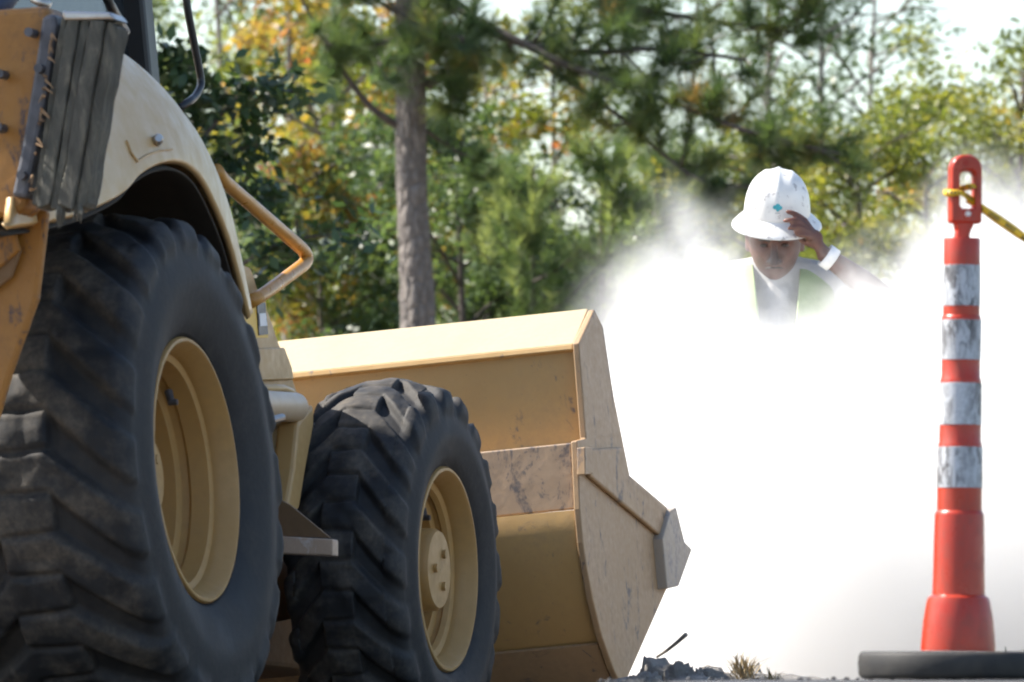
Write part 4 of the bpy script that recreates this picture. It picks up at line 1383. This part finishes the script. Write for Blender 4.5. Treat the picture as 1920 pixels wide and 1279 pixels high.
def proto_pine(seed, height, mat, bark):
    rg = np.random.default_rng(seed)
    wood = MB()
    wood.tube([(0, 0, -.3), (0, 0, height * .5), (.02, 0, height)], [.06, .04, .008], 8)
    A, D, T = [], [], []
    z = .5
    while z < height:
        n = rg.integers(4, 7)
        for k in range(n):
            a = rg.uniform(0, 6.28); L = (height - z) * .33 * rg.uniform(.7, 1.15) + .18
            e = Vector((math.cos(a) * L, math.sin(a) * L, z + L * rg.uniform(.35, .8)))
            b = Vector((0, 0, z)); m_ = b.lerp(e, .55) - Vector((0, 0, L * .08))
            wood.tube([b, m_, e], [.014, .009, .005], 5)
            for w in np.linspace(.35, 1.0, 5):
                p = b.lerp(m_, w * 1.8) if w < .55 else m_.lerp(e, (w - .55) / .45)
                p = p + Vector(rg.normal(0, .035, 3))
                d = Vector((math.cos(a) * .5, math.sin(a) * .5, rg.uniform(.6, 1.4))).normalized()
                A.append(p[:]); D.append(d[:]); T.append(.35 + .45 * (w > .9) + rg.normal(0, .1))
        A.append((0, 0, z)); D.append((0, 0, 1)); T.append(.5)
        z += rg.uniform(.26, .38)
    for k in range(4):
        A.append((0, 0, height - .12 * k)); D.append((0, 0, 1)); T.append(.95)
    wm = bpy.data.meshes.new('trunk'); wm.from_pydata(wood.v, [], wood.f); wm.update(); wm.materials.append(bark)
    cm = needle_mesh('crown', np.array(A), np.array(D), 46, .15, .009, np.array(T), .75, .22); cm.materials.append(mat)
    return wm, cm

PT = {
    'autumn': [proto_tree('autumn', s, 5.2, 1.15, 24, 105, 58, .085, M['leaf_autumn'], M['grey_bark'], .15, .46, .2, csize=.25, aspect=.55) for s in (1, 2)],
    'light': [proto_tree('light', s, 6.0, 1.25, 24, 92, 54, .080, M['leaf_light'], M['grey_bark'], .15, .5, .2, csize=.26) for s in (3, 4)],
    'mid': [proto_tree('mid', s, 4.4, 1.15, 30, 190, 70, .070, M['leaf_mid'], M['twig'], .06, .5, .22, csize=.24) for s in (5, 6)],
    'dark': [proto_tree('dark', s, 5.0, 1.5, 36, 230, 75, .085, M['leaf_dark'], M['twig'], .04, .45, .2, csize=.30) for s in (7, 8)],
    'bright': [proto_tree('bright', s, 4.2, 1.1, 34, 190, 72, .068, M['leaf_bright'], M['twig'], .05, .5, .22, csize=.23, aspect=.42) for s in (9, 10)],
    'sparse': [proto_tree('sparse', s, 6.2, 1.2, 22, 80, 34, .065, M['leaf_mid'], M['grey_bark'], .45, .35, .2, csize=.22, trunk_r=.045) for s in (11, 12)],
    'pine': [proto_pine(s, 3.9, M['needle_young'], M['twig']) for s in (13, 14)],
}
NAMES = {'autumn': 'autumn_tree', 'light': 'light_green_tree', 'mid': 'leafy_shrub', 'dark': 'dense_dark_tree', 'bright': 'yellow_green_bush', 'sparse': 'thin_leaved_tree', 'pine': 'young_pine'}
def place_tree(kind, var, px, Y, scale, rot, label, cat='tree', group=None, sz=None):
    wm, cm = PT[kind][var]
    x = (px - CX) / FPX * Y
    e = empty(NAMES[kind], (x, Y, ground_z(x, Y)))
    e.rotation_euler = (0, 0, R(rot)); e.scale = (scale, scale, sz or scale)
    link('trunk', wm, None, e); link('crown', cm, None, e)
    return tag(e, label, cat, group)

AU, LI, MI, BR, SPG, YP, DK = ('orange and yellow tinged trees left of the pine', 'light green trees beyond the cab', 'leafy shrubs low behind the bucket', 'yellow green bushes behind the worker', 'thin trees against the white sky', 'young pines behind the dust', 'dark trees at the back of the wood')
place_tree('autumn', 0, 620, 56, 1.0, 20, 'orange tinged tree seen between the handrail and the pine trunk', group=AU)
place_tree('autumn', 1, 540, 58, 1.05, 140, 'yellow and orange tree seen above the handrail bend', group=AU)
place_tree('autumn', 1, 720, 60, 1.0, 250, 'amber leaved tree directly behind the pine trunk', group=AU)
place_tree('autumn', 0, 900, 62, .95, 300, 'olive and amber tree just beyond the pine trunk, towards the dust', group=AU)
place_tree('light', 0, 350, 60, .98, 10, 'pale green tree showing beside the black grab rail', group=LI)
place_tree('light', 1, 455, 63, 1.0, 70, 'pale green tree above the dark leafy branch', group=LI)
place_tree('light', 0, 240, 62, 1.0, 200, 'pale green tree mostly hidden by the fender', group=LI)
place_tree('light', 1, 1020, 66, 1.02, 160, 'tall pale green tree behind the long pine boughs', group=LI)
place_tree('mid', 0, 560, 53, .82, 40, 'green shrub just above the bucket, below the handrail bend', 'shrub', MI)
place_tree('mid', 1, 700, 54, .80, 100, 'green shrub at the foot of the pine, handrail side', 'shrub', MI)
place_tree('mid', 1, 860, 52, .86, 220, 'green shrub at the foot of the pine, dust side', 'shrub', MI)
place_tree('dark', 0, 1330, 58, .72, 300, 'dark leafy tree between the dust puff and the hard hat', group=DK)
place_tree('dark', 1, 1080, 57, .70, 330, 'dark leafy tree close behind the young pines', group=DK)
place_tree('dark', 0, 930, 58, .60, 130, 'dark leafy tree low between the pine trunk and the young pines', group=DK)
place_tree('autumn', 1, 590, 53, .70, 80, 'low rust and olive shrub right above the handrail bend', 'shrub', AU)
place_tree('pine', 0, 995, 51, .84, 0, 'young pine with pale upright shoots, nearest to the bucket lip', 'pine', YP)
place_tree('pine', 1, 1130, 53, .93, 120, 'young pine above the left end of the dust', 'pine', YP)
place_tree('pine', 0, 1235, 55, .95, 200, 'young pine behind the top of the dust puff', 'pine', YP)
place_tree('pine', 1, 905, 55, .92, 70, 'young pine close behind the pine trunk on the dust side', 'pine', YP)
place_tree('bright', 0, 1470, 53, .88, 0, 'yellow green bush directly behind the hard hat', 'bush', BR)
place_tree('bright', 1, 1600, 52, .86, 90, 'yellow green bush between worker and channelizer', 'bush', BR)
place_tree('bright', 0, 1715, 55, .92, 180, 'yellow green bush just behind the channelizer handle, worker side', 'bush', BR)
place_tree('bright', 1, 1820, 57, 1.02, 270, 'tallest yellow green bush rising over the channelizer handle', 'bush', BR)
place_tree('bright', 0, 1935, 56, 1.06, 40, 'yellow green bush cut by the picture edge beyond the channelizer', 'bush', BR)
place_tree('bright', 1, 1390, 58, .92, 150, 'yellow green bush left of the hard hat, partly in shade', 'bush', BR)
place_tree('sparse', 0, 1540, 62, 1.0, 0, 'thin leaved tree standing highest above the hard hat', group=SPG)
place_tree('sparse', 1, 1650, 64, .97, 60, 'thin leaved tree at the edge of the white sky gap', group=SPG)
place_tree('sparse', 1, 1440, 63, 1.05, 180, 'thin leaved tree behind the ends of the pine boughs', group=SPG)
place_tree('sparse', 0, 1330, 65, 1.05, 90, 'thin leaved tree among the pine boughs above the dust puff', group=SPG)
place_tree('dark', 0, 500, 66, 0.74, 0, 'dense dark tree behind the orange tinged trees', group=DK)
place_tree('dark', 1, 760, 67, 0.75, 50, 'dense dark tree behind the pine trunk', group=DK)
place_tree('dark', 0, 1000, 65, 0.66, 100, 'dense dark tree behind the young pines, bucket side', group=DK)
place_tree('dark', 1, 1200, 66, 0.69, 160, 'dense dark tree behind the dust puff', group=DK)
place_tree('dark', 0, 1420, 67, 0.64, 220, 'dense dark tree behind the hard hat', group=DK)
place_tree('dark', 1, 1640, 66, 0.59, 280, 'dense dark tree between hard hat and channelizer, at the back', group=DK)
place_tree('dark', 0, 1860, 67, 0.61, 330, 'dense dark tree at the back behind the channelizer', group=DK)
place_tree('dark', 1, 300, 68, 0.70, 20, 'dense dark tree at the back behind the fender', group=DK)

# the tall pine with its long boughs
PY = 48.0
pt0 = at(778, 640, PY)
pine = empty('pine_tree', (pt0.x, PY, ground_z(pt0.x, PY)))
tag(pine, 'tall pine with straight grey trunk and long drooping needle boughs', 'pine')
po = pine.location
def pw(px, py, dy=0.0):
    return at(px, py, PY + dy) - po
bm = bmesh.new()
nseg, nr = 150, 40
trk = [(790, 1230, 38), (786, 800, 35), (784, 600, 33.5), (779, 480, 31), (772, 330, 29), (771, 200, 28), (769, 100, 26), (767, 0, 25), (765, -250, 22), (762, -600, 15), (760, -900, 4)]
tp = resample([(*pw(a, b), r_ / (FPX / PY)) for a, b, r_ in trk], nseg)
rings = []
for i, q in enumerate(tp):
    ring = []
    for k in range(nr):
        a = 2 * math.pi * k / nr
        d = .10 * fbm(math.cos(a) * 1.6, math.sin(a) * 1.6, q[2] * 1.1, 4, 2.2) + .05 * abs(fbm(math.cos(a) * 3, math.sin(a) * 3, q[2] * 2.2, 3, 3))
        r_ = q[3] * (1 + d)
        ring.append(bm.verts.new((q[0] + r_ * math.cos(a), q[1] + r_ * math.sin(a), q[2])))
    rings.append(ring)
for i in range(nseg - 1):
    for k in range(nr):
        bm.faces.new((rings[i][k], rings[i][(k + 1) % nr], rings[i + 1][(k + 1) % nr], rings[i + 1][k]))
me = bpy.data.meshes.new('trunk'); bm.to_mesh(me); bm.free()
link('trunk', me, M['bark'], pine, smooth=True)
boughs = [  # pixel polyline, depth, thickness, tufts, reach of side twigs
    ([(800, 160), (840, 138), (875, 122), (905, 84)], -.1, 9, 5, 40),
    ([(770, -70), (850, 0), (940, 68), (1080, 98), (1230, 92), (1400, 112)], -.4, 9, 30, 110),
    ([(775, -30), (900, 40), (1060, 120), (1230, 180), (1400, 245), (1580, 290)], -.9, 8, 38, 105),
    ([(770, -140), (1000, -60), (1180, 10), (1340, 40), (1500, 60)], .5, 8, 30, 110),
    ([(748, 238), (690, 195), (620, 98), (556, -20)], -.2, 7, 6, 60),
    ([(750, 70), (690, 85), (640, 60), (600, 75)], .2, 5, 9, 60),
    ([(752, 30), (690, -10), (640, -40)], -.3, 5, 9, 60),
    ([(798, 245), (860, 285), (940, 320)], .3, 3.5, 4, 50),
    ([(785, 60), (835, 110), (850, 190)], -.3, 3.5, 7, 45),
    ([(1000, 110), (1150, 210), (1300, 330), (1420, 350)], -.7, 5, 18, 90),
    ([(690, -60), (745, 20), (810, 62), (870, 70)], -.6, 4, 7, 55),
    ([(850, -40), (800, 40), (745, 100), (700, 120)], -.6, 4, 5, 50),
    ([(790, -10), (845, 20), (880, 60), (930, 120)], -.5, 4, 10, 60),
]
for k in range(16):
    py_ = -230 - 42 * k
    sgn = 1 if k % 2 else -1
    L_ = (430 - 18 * k) * rng.uniform(.8, 1.1)
    boughs.append(([(765, py_), (765 + sgn * L_ * .4, py_ - 30), (765 + sgn * L_ * .75, py_ - 20), (765 + sgn * L_, py_ + 10)], rng.uniform(-1.2, 1.2), 6, 16, 90))
A, D, T = [], [], []
for pts, dy, th, nt_, reach in boughs:
    n = len(pts)
    line = resample([pw(a, b, dy * (i / (n - 1)))[:] for i, (a, b) in enumerate(pts)], n * 6)
    w_ = MB()
    w_.tube([Vector(p) for p in line], list(np.linspace(th * 1.2, th * .35, len(line)) / (FPX / PY)), 8)
    for k in range(nt_):
        u = rng.uniform(.30, 1.0) ** .8
        b = Vector(line[min(len(line) - 1, int(u * (len(line) - 1)))])
        L = reach / (FPX / PY) * rng.uniform(.35, 1.1)
        d = Vector((rng.normal(.25, .75), rng.normal(0, .8), rng.normal(-.05, .65))).normalized()
        e = b + d * L
        m_ = b.lerp(e, .5) + Vector((0, 0, -.03))
        w_.tube([b, m_, e], [.010, .007, .004], 5)
        for q in (e, m_.lerp(e, .35)):
            A.append(q[:]); D.append((d * .7 + Vector((0, 0, .55))).normalized()[:]); T.append(np.clip(rng.normal(.42, .2), 0, 1) if rng.uniform() > .012 else .95)
    w_.build('bough', M['twig'], pine, smooth=True)
cm = needle_mesh('needles', np.array(A), np.array(D), 100, .17, .0055, np.array(T), .95, .13)
link('needles', cm, M['needle'], pine)

# dark broad-leaved tree behind the fender whose branches reach out
DY = 38.0
dt0 = at(265, 900, DY)
dtree = empty('broadleaf_tree', (dt0.x, DY, ground_z(dt0.x, DY)))
tag(dtree, 'dark green broad leaved tree reaching out from behind the fender', 'tree')
do = dtree.location
def dp(px, py, dy=0.0): return at(px, py, DY + dy) - do
MB().tube([dp(265, 1300), dp(262, 900), dp(258, 500), dp(250, 200), dp(235, -200)], [.11, .10, .085, .06, .02], 12).build('trunk', M['grey_bark'], dtree, smooth=True)
br = [([(258, 420), (330, 330), (420, 210), (480, 165), (560, 175)], 8), ([(256, 480), (340, 380), (420, 290), (500, 270)], 7), ([(258, 520), (360, 440), (440, 360), (525, 365)], 6),
      ([(260, 620), (400, 530), (520, 460), (620, 440), (690, 445)], 7), ([(258, 380), (310, 260), (350, 190), (400, 160)], 6), ([(262, 700), (380, 600), (470, 520), (520, 500)], 6), ([(255, 300), (280, 150), (330, 110), (360, 130)], 5)]
for k in range(9):
    py_ = 330 - 60 * k
    sgn = -1 if k % 3 else 1
    br.append(([(250, py_), (250 + sgn * 60, py_ - 60), (250 + sgn * (60 if sgn > 0 else 190), py_ - 110)], 6))
br = [b for b in br if not (b[0][-1][0] > 300 and len(b[0]) == 3 and b[0][-1][1] > -60)]
Pn, Sn, Tn = [], [], []
for pts, th in br:
    n = len(pts)
    line = resample([dp(a, b, rng.uniform(-.3, .3) * i / n)[:] for i, (a, b) in enumerate(pts)], n * 6)
    MB().tube([Vector(p) for p in line], list(np.linspace(th, 1.2, len(line)) / (FPX / DY)), 6).build('branch', M['twig'], dtree, smooth=True)
    for k in range(42):
        u = rng.uniform(.45, 1.0)
        b = line[min(len(line) - 1, int(u * (len(line) - 1)))]
        c = b + rng.normal(0, .055, 3) * [1.2, 1.2, .8]
        m_ = 5
        Pn.append(c + rng.normal(0, .04, (m_, 3))); Sn.append(rng.uniform(.06, .115, m_)); Tn.append(rng.normal(.4, .2) + rng.normal(0, .08, m_))
cm = leaf_mesh('crown', np.concatenate(Pn), None, np.concatenate(Sn), np.concatenate(Tn), .5, .45)
link('crown', cm, M['leaf_dark'], dtree)

# ------------------------------------------------------------------ dust cloud
t = NT('dust')
geo = t.n("ShaderNodeNewGeometry")
pos = geo.outputs["Position"]
sx_ = t.n("ShaderNodeSeparateXYZ"); t.l(pos, sx_.inputs[0])
X, Y, Z = sx_.outputs
mp = t.n("ShaderNodeMapRange"); mp.inputs["From Min"].default_value = 0.0; mp.inputs["From Max"].default_value = 3.0
t.l(X, mp.inputs["Value"])
fc = t.n("ShaderNodeFloatCurve"); t.l(mp.outputs[0], fc.inputs["Value"])
def hz(py, Y=26.0): return CAMZ + (HOR - py) / FPX * Y
prof_d = [(1000, 600), (1060, 530), (1120, 465), (1200, 400), (1290, 365), (1345, 400), (1400, 462), (1440, 490), (1490, 487), (1535, 455), (1580, 425), (1660, 420), (1720, 360), (1800, 315), (1920, 290), (2300, 320), (2700, 480)]
cur = fc.mapping.curves[0]
pp = [((px - CX) / FPX * 26.0 / 3.0, hz(py) / 2.2) for px, py in prof_d]
cur.points[0].location = (0.0, .35); cur.points[1].location = (1.0, .3)
for p in pp:
    if 0.0 < p[0] < 1: cur.points.new(*p)
fc.mapping.update()
top = t.math('MULTIPLY', fc.outputs[0], 2.2)
def vnoise(scale, detail, off, dist=.0, rough=.6):
    m = t.n("ShaderNodeMapping"); m.inputs["Location"].default_value = off
    t.l(pos, m.inputs["Vector"])
    return t.noise(scale, detail, rough, m.outputs[0], dist)
n1 = t.math('SUBTRACT', vnoise(1.5, 1, (0, 0, 0)), .5)
n2 = t.math('SUBTRACT', vnoise(4.2, 5, (3, 1, 7), .5), .5)
top = t.math('ADD', top, t.math('ADD', t.math('MULTIPLY', n1, .35), t.math('MULTIPLY', t.math('ADD', n2, t.math('MULTIPLY', t.math('SUBTRACT', vnoise(11.0, 3, (5, 8, 1), .6), .5), .35)), 1.0)))
top = t.math('SUBTRACT', top, t.math('MULTIPLY', t.math('ABSOLUTE', t.math('SUBTRACT', Y, 25.7)), .13))
dep = t.math('SUBTRACT', top, Z)
a1 = t.math('MULTIPLY', t.math('MAXIMUM', dep, 0.0), 2.3)
a1 = t.math('MINIMUM', t.math('POWER', a1, 1.8), 1.0)
front = t.math('MULTIPLY', t.math('ADD', t.math('SUBTRACT', Y, 24.5), t.math('MULTIPLY', n1, .7)), 2.2, True)
rear = t.math('MULTIPLY', t.math('MULTIPLY', t.math('SUBTRACT', 30.6, Y), 1.2, True), t.math('MULTIPLY', t.math('SUBTRACT', 3.4, X), 1.1, True))
left = t.math('MULTIPLY', t.math('SUBTRACT', X, t.math('ADD', .06, t.math('MULTIPLY', n2, .3))), 2.2, True)
den = t.math('MULTIPLY', t.math('MULTIPLY', a1, front), t.math('MULTIPLY', rear, left))
veil = t.math('MULTIPLY', t.math('MAXIMUM', t.math('SUBTRACT', vnoise(3.0, 4, (9, 4, 2), .8), .50), 0.0), 3.2)
veil = t.math('MULTIPLY', veil, t.math('MULTIPLY', t.math('ADD', dep, .22), 2.2, True))
veil = t.math('MULTIPLY', veil, t.math('MULTIPLY', t.math('MULTIPLY', t.math('SUBTRACT', Y, 26.6), 2.0, True), t.math('MULTIPLY', rear, left)))
den = t.math('ADD', t.math('MULTIPLY', t.math('MAXIMUM', den, 0.0), 2.4), t.math('MULTIPLY', veil, .5))
pv = t.n("ShaderNodeVolumePrincipled")
pv.inputs["Color"].default_value = (.985, .982, .976, 1)
pv.inputs["Anisotropy"].default_value = .15
t.l(den, pv.inputs["Density"])
t.l(pv.outputs[0], t.out.inputs["Volume"])
M['dust'] = t.m
M['dust'].cycles.volume_step_rate = .42
dv = []
xs = np.linspace(0.0, 3.6, 10)
pr = [(0.0, -.6), (0.0, 1.4), (.3, 1.75), (.9, 1.8), (1.3, 1.95), (2.2, 2.05), (3.2, 1.9), (3.5, 1.3), (3.5, -.6)]
n = len(pr)
o = MB().prism(pr, 24.2, 30.8).build('dust_cloud', M['dust'])
tag(o, 'thick white dust cloud billowing between the bucket and the channelizer', 'dust cloud', kind='stuff')
